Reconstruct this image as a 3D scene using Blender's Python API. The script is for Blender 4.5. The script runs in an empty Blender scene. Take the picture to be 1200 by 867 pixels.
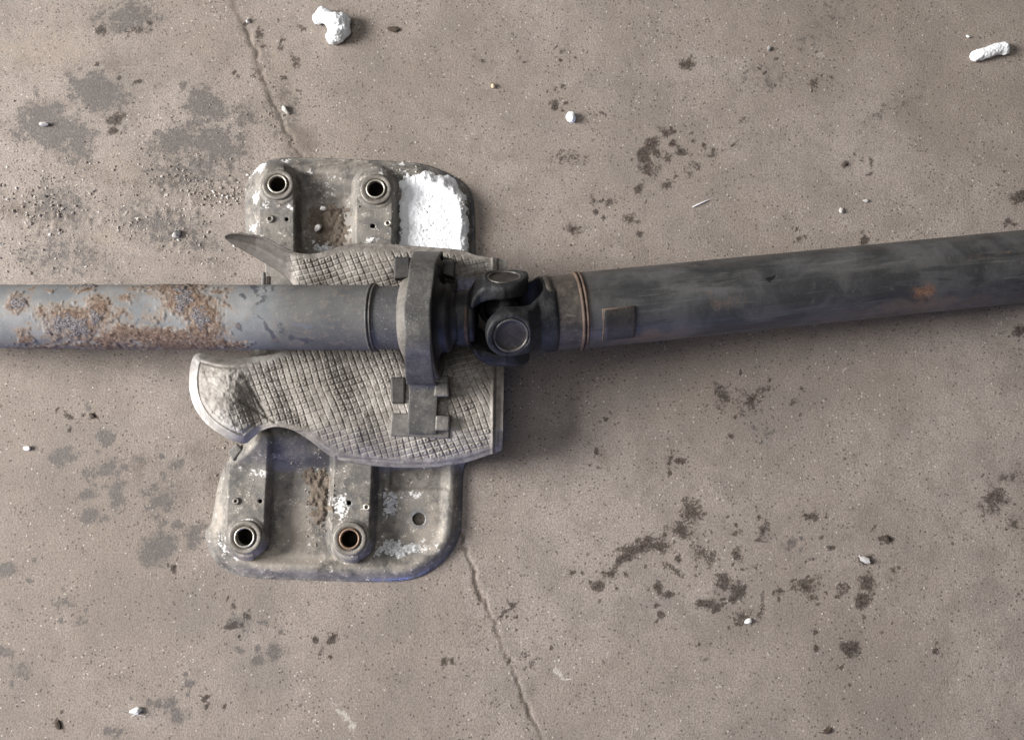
import bpy, bmesh, math, random
import numpy as np
from mathutils import Vector

random.seed(7); RNG = np.random.default_rng(11)
SC = bpy.context.scene
COL = SC.collection

# ------------------------------------------------------------------ camera
FPX, CX, CY = 1000.0, 600.0, 433.5
TILT, DIST = math.radians(8.0), 0.85
VIEW = np.array([0, math.sin(TILT), -math.cos(TILT)])
UP = np.array([0, math.cos(TILT), math.sin(TILT)])
RIGHT = np.array([1.0, 0, 0])
CAM = -DIST * VIEW
cd = bpy.data.cameras.new('camera'); cam = bpy.data.objects.new('camera', cd); COL.objects.link(cam)
cam.location = CAM; cam.rotation_euler = (TILT, 0, 0)
cd.sensor_fit = 'HORIZONTAL'; cd.sensor_width = 36; cd.lens = 36 * FPX / 1200
cd.clip_start = 0.01; cd.clip_end = 50
SC.camera = cam

# ------------------------------------------------------------------ light (workshop lamps)
w = bpy.data.worlds.new('World'); SC.world = w; w.use_nodes = True
w.node_tree.nodes['Background'].inputs[0].default_value = (0.9, 0.94, 1.0, 1)
w.node_tree.nodes['Background'].inputs[1].default_value = 0.08
def area(name, loc, target, size, power, col):
    l = bpy.data.lights.new(name, 'AREA'); l.shape = 'RECTANGLE'; l.size, l.size_y = size
    l.energy = power; l.color = col
    o = bpy.data.objects.new(name, l); COL.objects.link(o); o.location = loc
    o.rotation_euler = (Vector(target) - Vector(loc)).to_track_quat('-Z', 'Y').to_euler()
area('doorway_light', (-3.5, 0.10, 2.2), (0, 0, 0), (1.3, 1.0), 225, (1.0, 0.985, 0.97))
area('left_lamp', (-3.4, 0.3, 1.35), (0, 0, 0), (1.8, 1.0), 195, (1.0, 0.98, 0.955))
area('ceiling_light', (-0.8, 0.0, 3.2), (0, 0, 0), (2.4, 2.0), 36, (1.0, 0.98, 0.96))
area('window_light', (-0.1, -2.7, 0.26), (0, 0, 0.03), (1.2, 0.25), 26, (0.34, 0.42, 1.0))
vs = SC.view_settings; vs.view_transform = 'Standard'; vs.look = 'None'; vs.exposure = 0; vs.gamma = 1
vs.use_curve_mapping = False

# ------------------------------------------------------------------ maths helpers
def P(px, py, z):
    """point at height z (metres) seen at photo pixel (px, py)"""
    px, py, z = np.broadcast_arrays(np.asarray(px, float), np.asarray(py, float), np.asarray(z, float))
    d = VIEW * FPX + RIGHT * (px[..., None] - CX) - UP * (py[..., None] - CY)
    t = (z - CAM[2]) / d[..., 2]
    return CAM + d * t[..., None]
def proj(X):
    v = np.asarray(X) - CAM
    dp = v @ VIEW
    return CX + FPX * (v @ RIGHT) / dp, CY - FPX * (v @ UP) / dp
def smooth(a, b, x):
    t = np.clip((x - a) / (b - a), 0, 1); return t * t * (3 - 2 * t)
def _h(i, j, k, s):
    n = (i * 374761393 + j * 668265263 + k * 2147483647 + s * 1274126177) & 0xffffffff
    n = ((n ^ (n >> 13)) * 1274126177) & 0xffffffff
    n = n ^ (n >> 16)
    return (n & 0xffffff) / 0xffffff
def vnoise(x, y, z=0.0, s=0):
    x, y, z = np.broadcast_arrays(np.asarray(x, float), np.asarray(y, float), np.asarray(z, float))
    i, j, k = (np.floor(v).astype(np.int64) for v in (x, y, z))
    fx, fy, fz = x - i, y - j, z - k
    fx, fy, fz = (f * f * (3 - 2 * f) for f in (fx, fy, fz))
    r = 0
    for a in (0, 1):
        for b in (0, 1):
            for c in ((0, 1) if np.any(fz) else (0,)):
                r = r + _h(i + a, j + b, k + c, s) * (fx if a else 1 - fx) * (fy if b else 1 - fy) * (fz if c else 1 - fz)
    return r
def fbm(x, y, z=0.0, o=4, s=0):
    r = 0; a = 0.5; t = 0
    for n in range(o):
        r = r + a * vnoise(np.asarray(x) * 2 ** n + 17.3 * n, np.asarray(y) * 2 ** n + 5.1 * n, np.asarray(z) * 2 ** n, s + n)
        t += a; a *= 0.5
    return r / t
def chaikin(pts, n=2, closed=True):
    p = np.asarray(pts, float)
    for _ in range(n):
        if closed:
            q = np.roll(p, -1, 0)
            p = np.stack([0.75 * p + 0.25 * q, 0.25 * p + 0.75 * q], 1).reshape(-1, 2)
        else:
            q = np.stack([0.75 * p[:-1] + 0.25 * p[1:], 0.25 * p[:-1] + 0.75 * p[1:]], 1).reshape(-1, 2)
            p = np.vstack([p[:1], q, p[-1:]])
    return p
def polydist(poly, x, y, closed=True):
    """distance to polyline, nearest point, inside flag"""
    best = np.full(x.shape, 1e18); nx = np.zeros(x.shape); ny = np.zeros(x.shape); ins = np.zeros(x.shape, bool)
    n = len(poly)
    for i in range(n if closed else n - 1):
        a = poly[i]; b = poly[(i + 1) % n]; e = b - a
        L = e @ e
        if L == 0: continue
        t = np.clip(((x - a[0]) * e[0] + (y - a[1]) * e[1]) / L, 0, 1)
        qx, qy = a[0] + t * e[0], a[1] + t * e[1]
        d = (x - qx) ** 2 + (y - qy) ** 2
        m = d < best
        best = np.where(m, d, best); nx = np.where(m, qx, nx); ny = np.where(m, qy, ny)
        if closed and a[1] != b[1]:
            c = ((a[1] > y) != (b[1] > y)) & (x < e[0] * (y - a[1]) / e[1] + a[0])
            ins ^= c
    return np.sqrt(best), nx, ny, ins
def segd(x, y, a, b):
    e = np.subtract(b, a); t = np.clip(((x - a[0]) * e[0] + (y - a[1]) * e[1]) / (e @ e), 0, 1)
    return np.hypot(x - a[0] - t * e[0], y - a[1] - t * e[1])
def blobs(px, py, L):
    """soft stain masks: (x, y, rx, ry, angle, strength); 1 in the middle, 0 at the edge"""
    m = np.zeros(px.shape)
    px = px + 13 * (fbm(px / 13, py / 13, s=301, o=4) - 0.5); py = py + 13 * (fbm(px / 13, py / 13, s=302, o=4) - 0.5)
    mf, xf, yf_ = m.ravel(), px.ravel(), py.ravel()
    for x, y, rx, ry, an, s in L:
        R_ = 1.5 * max(rx, ry)
        k = np.nonzero((np.abs(xf - x) < R_) & (np.abs(yf_ - y) < R_))[0]
        c, q = math.cos(math.radians(an)), math.sin(math.radians(an))
        u = ((xf[k] - x) * c + (yf_[k] - y) * q) / rx; v = (-(xf[k] - x) * q + (yf_[k] - y) * c) / ry
        mf[k] = np.maximum(mf[k], s * np.clip(1 - np.hypot(u, v) * 0.72, 0, 1))
    return mf.reshape(px.shape)

# ------------------------------------------------------------------ object helpers
def link(name, me, mats, parent=None):
    o = bpy.data.objects.new(name, me); COL.objects.link(o)
    for m in (mats if isinstance(mats, (list, tuple)) else [mats]): me.materials.append(m)
    if parent is not None:
        o.parent = parent
        if parent.type == 'EMPTY': o.location = -parent.location
    return o
def mesh(name, V, F, mats, parent=None, attrs=None, smooth_=True, uv=None, fmat=None):
    me = bpy.data.meshes.new(name)
    V = np.asarray(V, np.float32)
    if isinstance(F, np.ndarray):
        k = F.shape[1]; me.vertices.add(len(V)); me.vertices.foreach_set('co', V.ravel())
        me.loops.add(F.size); me.loops.foreach_set('vertex_index', F.ravel().astype(np.int32))
        me.polygons.add(len(F)); me.polygons.foreach_set('loop_start', np.arange(0, F.size, k, dtype=np.int32))
        me.polygons.foreach_set('loop_total', np.full(len(F), k, np.int32))
        me.update(calc_edges=True); me.validate()
    else:
        me.from_pydata(V.tolist(), [], F); me.update()
    me.polygons.foreach_set('use_smooth', np.full(len(me.polygons), smooth_))
    if fmat is not None: me.polygons.foreach_set('material_index', np.asarray(fmat, np.int32))
    for k_, a in (attrs or {}).items():
        at = me.attributes.new(k_, 'FLOAT', 'POINT'); at.data.foreach_set('value', np.asarray(a, np.float32).ravel())
    if uv is not None:
        at = me.attributes.new('wrap', 'FLOAT_VECTOR', 'POINT')
        at.data.foreach_set('vector', np.asarray(uv, np.float32).ravel())
    return link(name, me, mats, parent)
def mod(o, t, **k):
    m = o.modifiers.new(t.lower(), t)
    for a, b in k.items(): setattr(m, a, b)
    return m
def tag(o, label=None, cat=None, group=None, kind=None):
    for k, v in (('label', label), ('category', cat), ('group', group), ('kind', kind)):
        if v: o[k] = v
    return o
def sheet(name, outline, zf, step, mats, parent, thick=0.0015, holes=(), attrf=None, ragged=0, cut=None):
    """pressed sheet: region of the outline with a height function in millimetres"""
    ol = np.asarray(outline, float)
    lo, hi = ol.min(0) - 3, ol.max(0) + 3
    gx = np.arange(lo[0], hi[0], step); gy = np.arange(lo[1], hi[1], step)
    X, Y = np.meshgrid(gx, gy)
    d, nx, ny, ins = polydist(ol, X, Y)
    sd = np.where(ins, -d, d)
    if ragged:
        sd = sd + ragged * (fbm(X / 7, Y / 7, s=31, o=4) - 0.5) * 2
    for cx, cy, r in holes:
        q = np.hypot(X - cx, Y - cy); hd = r - q
        m = hd > sd
        sd = np.where(m, hd, sd); q = np.maximum(q, 1e-6)
        nx = np.where(m, cx + (X - cx) * r / q, nx); ny = np.where(m, cy + (Y - cy) * r / q, ny)
    sc_ = 0.25 * (sd[:-1, :-1] + sd[1:, :-1] + sd[:-1, 1:] + sd[1:, 1:])
    keep = sc_ < 0
    cnt = np.zeros(X.shape, int)
    for a in (0, 1):
        for b in (0, 1): cnt[a:a + keep.shape[0], b:b + keep.shape[1]] += keep
    bd = (cnt > 0) & (cnt < 4)
    if not ragged:
        sn = bd & (np.hypot(nx - X, ny - Y) < 1.6 * step)
        X = np.where(sn, nx, X); Y = np.where(sn, ny, Y); sd = np.where(sn, 0, sd)
    used = cnt > 0
    idx = np.full(X.shape, -1); idx[used] = np.arange(used.sum())
    jj, ii = np.nonzero(keep)
    F = np.stack([idx[jj, ii], idx[jj + 1, ii], idx[jj + 1, ii + 1], idx[jj, ii + 1]], 1)
    x, y, s = X[used], Y[used], sd[used]
    z = zf(x, y, s) * 0.001
    V = P(x, y, z)
    o = mesh(name, V, F, mats, parent, attrs=attrf(x, y, s) if attrf else None)
    if thick: mod(o, 'SOLIDIFY', thickness=thick, offset=-1)
    return o
def surf_nets(Fv, o, h):
    s = Fv < 0
    c = np.zeros(tuple(n - 1 for n in Fv.shape), int)
    for a in (0, 1):
        for b in (0, 1):
            for d in (0, 1): c += s[a:a + c.shape[0], b:b + c.shape[1], d:d + c.shape[2]]
    act = (c > 0) & (c < 8)
    I, J, K = np.nonzero(act); idx = np.full(c.shape, -1); idx[act] = np.arange(len(I))
    pos = np.zeros((len(I), 3)); n = np.zeros(len(I))
    cor = [(a, b, d) for a in (0, 1) for b in (0, 1) for d in (0, 1)]
    for p in cor:
        for ax in range(3):
            if p[ax]: continue
            q = list(p); q[ax] = 1
            f0 = Fv[I + p[0], J + p[1], K + p[2]]; f1 = Fv[I + q[0], J + q[1], K + q[2]]
            m = (f0 < 0) != (f1 < 0)
            t = np.where(m, f0 / np.where(f0 == f1, 1, f0 - f1), 0)
            pt = np.array(p, float)[None].repeat(len(I), 0); pt[:, ax] = t
            pos += pt * m[:, None]; n += m
    V = (np.stack([I, J, K], 1) + pos / n[:, None]) * h + o
    Q = []
    for ax in range(3):
        sl0 = [slice(1, -1)] * 3; sl1 = [slice(1, -1)] * 3
        sl0[ax] = slice(0, -1); sl1[ax] = slice(1, None)
        a_, b_ = s[tuple(sl0)], s[tuple(sl1)]
        for flip in (False, True):
            e = np.stack(np.nonzero((a_ & ~b_) if not flip else (~a_ & b_)), 1)
            off = np.ones(3, int); off[ax] = 0; e = e + off
            u, v = [(1, 2), (2, 0), (0, 1)][ax]
            q = []
            for du, dv in ((-1, -1), (0, -1), (0, 0), (-1, 0)):
                t = e.copy(); t[:, u] += du; t[:, v] += dv; q.append(idx[t[:, 0], t[:, 1], t[:, 2]])
            q = np.stack(q, 1)
            Q.append(q[:, ::-1] if flip else q)
    Q = np.vstack(Q); Q = Q[(Q >= 0).all(1)]
    return V, Q
def frame(d):
    d = np.asarray(d, float); d = d / np.linalg.norm(d)
    e1 = np.array([0, 0, 1.0]) - d * d[2]; e1 /= np.linalg.norm(e1)      # upwards
    return d, e1, np.cross(d, e1)
def lathe(name, A, d, prof, mats, parent, seg=96, closed=False, disp=None, attrf=None, arc=None):
    d, e1, e2 = frame(d)
    prof = np.asarray(prof, float)
    th = np.linspace(-math.pi, math.pi, seg, endpoint=False) if arc is None else np.linspace(arc[0], arc[1], seg)
    T, TH = np.meshgrid(prof[:, 0], th, indexing='ij'); R = np.repeat(prof[:, 1][:, None], len(th), 1)
    X = A + T[..., None] * d + R[..., None] * (np.cos(TH)[..., None] * e1 + np.sin(TH)[..., None] * e2)
    if disp is not None:
        px, py = proj(X); R = R + disp(px, py, T, TH)
        X = A + T[..., None] * d + R[..., None] * (np.cos(TH)[..., None] * e1 + np.sin(TH)[..., None] * e2)
    n, m = T.shape
    i = np.arange(n - 1 if not closed else n)[:, None]; j = np.arange(m if arc is None else m - 1)[None]
    a = (i % n) * m + j; b = (i % n) * m + (j + 1) % m; c = ((i + 1) % n) * m + (j + 1) % m; e = ((i + 1) % n) * m + j
    F = np.stack([a, b, c, e], -1).reshape(-1, 4)
    uv = np.stack([T, R * TH, R], -1).reshape(-1, 3)
    px, py = proj(X)
    return mesh(name, X.reshape(-1, 3), F, mats, parent, attrs={k: v.ravel() for k, v in attrf(px, py, T, TH).items()} if attrf else None, uv=uv)
def boxpoly(name, base_px, z0, z1, mats, parent, bev=0.0016):
    """block with a pixel outline between two heights (mm)"""
    b = [P(x, y, z0 * .001) for x, y in base_px]; n = len(b)
    dz = np.array([0, 0, (z1 - z0) * .001]); t = [p + dz for p in b]
    F = [list(range(n))[::-1], list(range(n, 2 * n))] + [[i, (i + 1) % n, n + (i + 1) % n, n + i] for i in range(n)]
    o = mesh(name, b + t, F, mats, parent, smooth_=False)
    me = o.data; bm = bmesh.new(); bm.from_mesh(me); bmesh.ops.recalc_face_normals(bm, faces=bm.faces); bm.to_mesh(me); bm.free()
    mod(o, 'BEVEL', width=bev, segments=2)
    return o

# ------------------------------------------------------------------ material helpers
class NT:
    def __init__(s, name, rough=0.7, metal=0.0, spec=0.4):
        s.m = bpy.data.materials.new(name); s.m.use_nodes = True
        s.t = s.m.node_tree; s.b = s.t.nodes['Principled BSDF']
        s.b.inputs['Roughness'].default_value = rough; s.b.inputs['Metallic'].default_value = metal
        s.b.inputs['Specular IOR Level'].default_value = spec
    def n(s, typ, **k):
        x = s.t.nodes.new(typ)
        for a, b in k.items(): setattr(x, a, b)
        return x
    def put(s, sock, v):
        if isinstance(v, bpy.types.NodeSocket): s.t.links.new(v, sock)
        elif isinstance(v, tuple) and len(v) == 3 and sock.type == 'RGBA': sock.default_value = (*v, 1)
        else: sock.default_value = v
    def attr(s, name, vec=False):
        return s.n('ShaderNodeAttribute', attribute_name=name).outputs['Vector' if vec else 'Fac']
    def obj(s): return s.n('ShaderNodeTexCoord').outputs['Object']
    def scale(s, v, sc):
        x = s.n('ShaderNodeMapping'); s.put(x.inputs['Vector'], v); x.inputs['Scale'].default_value = sc; return x.outputs[0]
    def noise(s, v, scale, det=4, rough=0.55, dist=0):
        x = s.n('ShaderNodeTexNoise'); s.put(x.inputs['Vector'], v); x.inputs['Scale'].default_value = scale
        x.inputs['Detail'].default_value = det; x.inputs['Roughness'].default_value = rough; x.inputs['Distortion'].default_value = dist
        return x.outputs['Fac']
    def vor(s, v, scale, out='Distance', feat='F1', rnd=1):
        x = s.n('ShaderNodeTexVoronoi', feature=feat); s.put(x.inputs['Vector'], v); x.inputs['Scale'].default_value = scale
        x.inputs['Randomness'].default_value = rnd
        return x.outputs[out]
    def ramp(s, v, a, b, lo=0.0, hi=1.0):
        x = s.n('ShaderNodeMapRange', interpolation_type='SMOOTHSTEP'); s.put(x.inputs['Value'], v)
        x.inputs['From Min'].default_value = a; x.inputs['From Max'].default_value = b
        x.inputs['To Min'].default_value = lo; x.inputs['To Max'].default_value = hi
        return x.outputs[0]
    def math(s, op, a, b=0.0):
        x = s.n('ShaderNodeMath', operation=op); s.put(x.inputs[0], a); s.put(x.inputs[1], b); return x.outputs[0]
    def mix(s, f, a, b, mode='MIX'):
        x = s.n('ShaderNodeMix', data_type='RGBA', blend_type=mode)
        s.put(x.inputs[0], f); s.put(x.inputs[6], a); s.put(x.inputs[7], b); return x.outputs[2]
    def bump(s, h, dist, strength=1.0, prev=None):
        x = s.n('ShaderNodeBump'); s.put(x.inputs['Height'], h); x.inputs['Distance'].default_value = dist
        s.put(x.inputs['Strength'], strength)
        if prev is not None: s.put(x.inputs['Normal'], prev)
        return x.outputs[0]
    def done(s, col, rough=None, nrm=None, metal=None):
        s.put(s.b.inputs['Base Color'], col)
        if rough is not None: s.put(s.b.inputs['Roughness'], rough)
        if metal is not None: s.put(s.b.inputs['Metallic'], metal)
        if nrm is not None: s.put(s.b.inputs['Normal'], nrm)
        return s.m

def mat_floor():
    t = NT('concrete', 0.85, spec=0.3); v = t.obj()
    n0 = t.noise(v, 3.2, 6, 0.62, 0.4); n1 = t.noise(v, 11, 6, 0.65, 0.3); n2 = t.noise(v, 42, 6, 0.7); n3 = t.noise(v, 520, 4, 0.75)
    c = t.mix(t.ramp(n0, 0.36, 0.64), (0.208, 0.173, 0.145), (0.270, 0.231, 0.203))
    c = t.mix(t.ramp(n1, 0.46, 0.68, 0, 0.75), c, (0.168, 0.146, 0.128))
    c = t.mix(t.ramp(n1, 0.44, 0.28, 0, 0.45), c, (0.312, 0.275, 0.246))
    c = t.mix(t.ramp(n2, 0.45, 0.70, 0, 0.7), c, (0.175, 0.147, 0.126))
    c = t.mix(t.ramp(n3, 0.36, 0.68, 0.0, 0.68), t.mix(1.0, c, (1.3, 1.3, 1.31), 'MULTIPLY'), (0.125, 0.103, 0.086))
    # exposed aggregate: pale and dark grains, thicker where the surface is worn
    wear = t.ramp(t.noise(v, 17, 5, 0.7), 0.42, 0.66)
    def grains(sc, lo, col, amt, ch, r0):
        nonlocal c
        x = t.n('ShaderNodeTexVoronoi'); t.put(x.inputs['Vector'], v); x.inputs['Scale'].default_value = sc
        k = t.n('ShaderNodeSeparateColor'); t.put(k.inputs[0], x.outputs['Color'])
        thr = t.math('SUBTRACT', k.outputs[ch], t.math('MULTIPLY', t.math('SUBTRACT', 1.0, wear), 0.10))
        m = t.math('MULTIPLY', t.ramp(x.outputs['Distance'], r0 + .12, r0), t.ramp(thr, lo, lo + .04))
        c = t.mix(t.math('MULTIPLY', m, amt), c, col)
    grains(340, 0.87, (0.55, 0.51, 0.46), 0.75, 0, 0.22)
    grains(210, 0.95, (0.43, 0.39, 0.35), 0.6, 1, 0.26)
    grains(300, 0.84, (0.065, 0.05, 0.04), 0.7, 2, 0.24)
    grains(150, 0.93, (0.075, 0.058, 0.047), 0.75, 0, 0.2)
    # grey worn patches, brown oil spots, dirt along the joint, pale scuffs
    e = t.noise(v, 95, 7, 0.72); e2 = t.noise(v, 330, 5, 0.75); e3 = t.math('ADD', t.math('MULTIPLY', e, 0.42), t.math('MULTIPLY', e2, 0.58))
    def mask(a, lo, hi, k, nz):
        m = t.math('ADD', t.attr(a), t.math('MULTIPLY', t.math('SUBTRACT', nz, 0.5), k))
        return t.math('MULTIPLY', t.ramp(m, lo, hi), t.ramp(t.attr(a), 0.01, 0.14))
    tan = mask('tan', 0.25, 0.7, 1.6, e)
    c = t.mix(t.math('MULTIPLY', tan, 0.5), c, (0.30, 0.245, 0.196))
    d = mask('dirt', 0.18, 0.65, 2.4, e3)
    c = t.mix(t.math('MULTIPLY', d, 0.65), c, (0.135, 0.108, 0.088))
    g = t.math('MAXIMUM', mask('grey', 0.22, 0.48, 3.4, t.math('ADD', t.math('MULTIPLY', e, 0.7), t.math('MULTIPLY', e2, 0.3))), t.math('MULTIPLY', mask('grey', 0.0, 0.6, 1.4, e), 0.55))
    gi = t.ramp(e2, 0.3, 0.6, 0.6, 0.95)
    c = t.mix(t.math('MULTIPLY', g, gi), c, (0.100, 0.087, 0.079))
    o = t.math('MAXIMUM', mask('oil', 0.22, 0.40, 4.2, e3), t.math('MULTIPLY', mask('oil', 0.05, 0.6, 1.6, e), 0.35))
    c = t.mix(t.math('MULTIPLY', o, t.ramp(e2, 0.38, 0.62, 1.0, 0.62)), c, (0.030, 0.020, 0.015))
    p = mask('pale', 0.35, 0.6, 2.6, e3)
    c = t.mix(t.math('MULTIPLY', p, 0.7), c, (0.50, 0.46, 0.41))
    nb = t.bump(n3, 0.0010, 0.9, t.bump(t.noise(v, 120, 9, 0.85), 0.0022, 0.5))
    r = t.mix(g, (0.86,) * 3, (0.62,) * 3); 
    return t.done(c, r, nb)

def mat_plate():
    t = NT('dirty_steel', 0.6, 0.15); v = t.obj()
    n1 = t.noise(v, 26, 6, 0.65); n2 = t.noise(v, 110, 5, 0.7); n3 = t.noise(v, 420, 3, 0.7)
    c = t.mix(t.ramp(n1, 0.36, 0.62), (0.095, 0.089, 0.082), (0.205, 0.188, 0.168))
    c = t.mix(t.ramp(n2, 0.42, 0.7, 0, 0.75), c, (0.275, 0.240, 0.20))
    c = t.mix(t.ramp(t.noise(v, 60, 6, 0.75), 0.53, 0.67, 0, 0.75), c, (0.055, 0.049, 0.045))
    c = t.mix(t.ramp(t.math('ADD', t.attr('tan'), t.math('MULTIPLY', t.math('SUBTRACT', n2, 0.5), 0.9)), 0.3, 0.6, 0, 0.8), c, (0.30, 0.262, 0.222))
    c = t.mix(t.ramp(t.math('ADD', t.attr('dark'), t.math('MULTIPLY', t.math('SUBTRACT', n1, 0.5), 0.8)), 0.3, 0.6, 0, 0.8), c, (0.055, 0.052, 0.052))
    wm = t.ramp(t.math('ADD', t.attr('salt'), t.math('MULTIPLY', t.math('SUBTRACT', t.math('ADD', t.math('MULTIPLY', n2, .5), t.math('MULTIPLY', n3, .5)), 0.5), 3.4)), 0.46, 0.66)
    c = t.mix(wm, c, (0.66, 0.65, 0.64))
    bare = t.attr('bare')
    c = t.mix(t.math('MULTIPLY', bare, 0.9), c, (0.15, 0.155, 0.175))
    c = t.mix(t.ramp(n3, 0.62, 0.74, 0, 0.5), c, (0.5, 0.47, 0.43))
    nb = t.bump(n2, 0.0012, 0.5, t.bump(n3, 0.0006, 0.6))
    r = t.mix(bare, (0.68,) * 3, (0.30,) * 3)
    return t.done(c, r, nb, t.math('ADD', 0.12, t.math('MULTIPLY', bare, 0.6)))

def mat_shield():
    t = NT('dusty_aluminium', 0.6, 0.15); v = t.obj()
    n1 = t.noise(v, 22, 5, 0.6); n2 = t.noise(v, 150, 4, 0.7); n3 = t.noise(v, 600, 3, 0.7)
    c = t.mix(t.ramp(n1, 0.35, 0.65), (0.190, 0.170, 0.150), (0.335, 0.308, 0.280))
    c = t.mix(t.ramp(n2, 0.42, 0.66, 0, 0.75), c, (0.120, 0.103, 0.087))
    c = t.mix(t.ramp(n3, 0.55, 0.7, 0, 0.45), c, (0.42, 0.395, 0.365))
    bare = t.attr('bare')
    c = t.mix(t.math('MULTIPLY', bare, 0.85), c, (0.58, 0.565, 0.55))
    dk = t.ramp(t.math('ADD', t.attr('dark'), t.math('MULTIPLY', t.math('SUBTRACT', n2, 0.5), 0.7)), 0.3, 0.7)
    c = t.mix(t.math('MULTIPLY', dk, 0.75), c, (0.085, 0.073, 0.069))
    nb = t.bump(n2, 0.0008, 0.5, t.bump(n3, 0.0004, 0.6))
    return t.done(c, t.mix(bare, (0.66,) * 3, (0.5,) * 3), nb)

def mat_plain(name, c1, c2, scale=60, rough=0.6, metal=0.2, speck=None, bump=0.0005, spec=0.4, dust=None):
    t = NT(name, rough, metal, spec); v = t.obj()
    n1 = t.noise(v, scale, 5, 0.65); n2 = t.noise(v, scale * 6, 4, 0.7)
    c = t.mix(t.ramp(n1, 0.35, 0.65), c1, c2)
    c = t.mix(t.ramp(n2, 0.35, 0.7, 0, 0.5), c, tuple(x * 0.55 for x in c1))
    if dust: c = t.mix(t.ramp(t.noise(v, scale * 1.7, 7, 0.8), 0.50, 0.68, 0, 0.6), c, dust)
    if dust: c = t.mix(t.ramp(t.noise(t.scale(v, (scale * 3, scale * 22, scale * 3)), 1, 4, 0.6, 1.0), 0.62, 0.70, 0, 0.5), c, tuple(x * 1.5 for x in dust))
    if speck: c = t.mix(t.ramp(t.noise(v, scale * 9, 3, 0.7), 0.63, 0.72), c, speck)
    return t.done(c, None, t.bump(n2, bump, 0.6))

def mat_lefttube():
    t = NT('grey_painted_steel', 0.6, 0.0, 0.25); u = t.attr('wrap', True)
    n1 = t.noise(u, 28, 5, 0.6); n2 = t.noise(u, 150, 5, 0.7); n3 = t.noise(u, 620, 3, 0.75)
    c = t.mix(t.ramp(n1, 0.35, 0.65), (0.135, 0.140, 0.146), (0.205, 0.206, 0.205))
    c = t.mix(t.math('MULTIPLY', t.attr('sleeve'), 0.9), c, t.mix(t.ramp(n1, 0.3, 0.7), (0.062, 0.061, 0.063), (0.098, 0.094, 0.089)))
    c = t.mix(t.ramp(n3, 0.60, 0.72, 0, 0.28), c, (0.45, 0.43, 0.40))
    c = t.mix(t.ramp(t.noise(t.scale(u, (30, 110, 1)), 1, 4, 0.6), 0.60, 0.70, 0, 0.45), c, (0.10, 0.11, 0.14))
    # smeared dark scuffs
    sc_ = t.ramp(t.math('ADD', t.attr('scuff'), t.math('MULTIPLY', t.math('SUBTRACT', n2, 0.5), 1.8)), 0.22, 0.45)
    c = t.mix(t.math('MULTIPLY', sc_, 0.8), c, (0.035, 0.038, 0.052))
    ha = t.ramp(t.math('ADD', t.attr('rust'), t.math('MULTIPLY', t.math('SUBTRACT', n2, 0.5), 1.6)), 0.02, 0.40)
    c = t.mix(t.math('MULTIPLY', ha, 0.65), c, (0.215, 0.172, 0.135))
    rm = t.ramp(t.math('ADD', t.attr('rust'), t.math('MULTIPLY', t.math('SUBTRACT', t.math('ADD', t.math('MULTIPLY', n2, .6), t.math('MULTIPLY', n3, .4)), 0.5), 2.6)), 0.24, 0.56)
    rc = t.mix(t.ramp(n3, 0.25, 0.75), (0.085, 0.054, 0.040), (0.170, 0.117, 0.086))
    rc = t.mix(t.ramp(t.noise(u, 260, 4, 0.7), 0.5, 0.68, 0, 0.8), rc, (0.29, 0.22, 0.165))
    rc = t.mix(t.ramp(t.noise(u, 200, 4, 0.7), 0.46, 0.36, 0, 0.85), rc, (0.055, 0.032, 0.024))
    c = t.mix(rm, c, rc)
    sm = t.ramp(t.math('ADD', t.attr('scab'), t.math('MULTIPLY', t.math('SUBTRACT', n2, 0.5), 2.2)), 0.34, 0.5)
    c = t.mix(sm, c, t.mix(t.ramp(n3, 0.40, 0.62), (0.050, 0.042, 0.043), (0.215, 0.198, 0.200)))
    nb = t.bump(n2, 0.0014, t.ramp(t.attr('rust'), 0.1, 0.5, 0.1, 0.8), t.bump(n3, 0.0006, 0.5))
    rg = t.mix(rm, (0.7,) * 3, (0.92,) * 3)
    return t.done(c, rg, nb)

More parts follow.
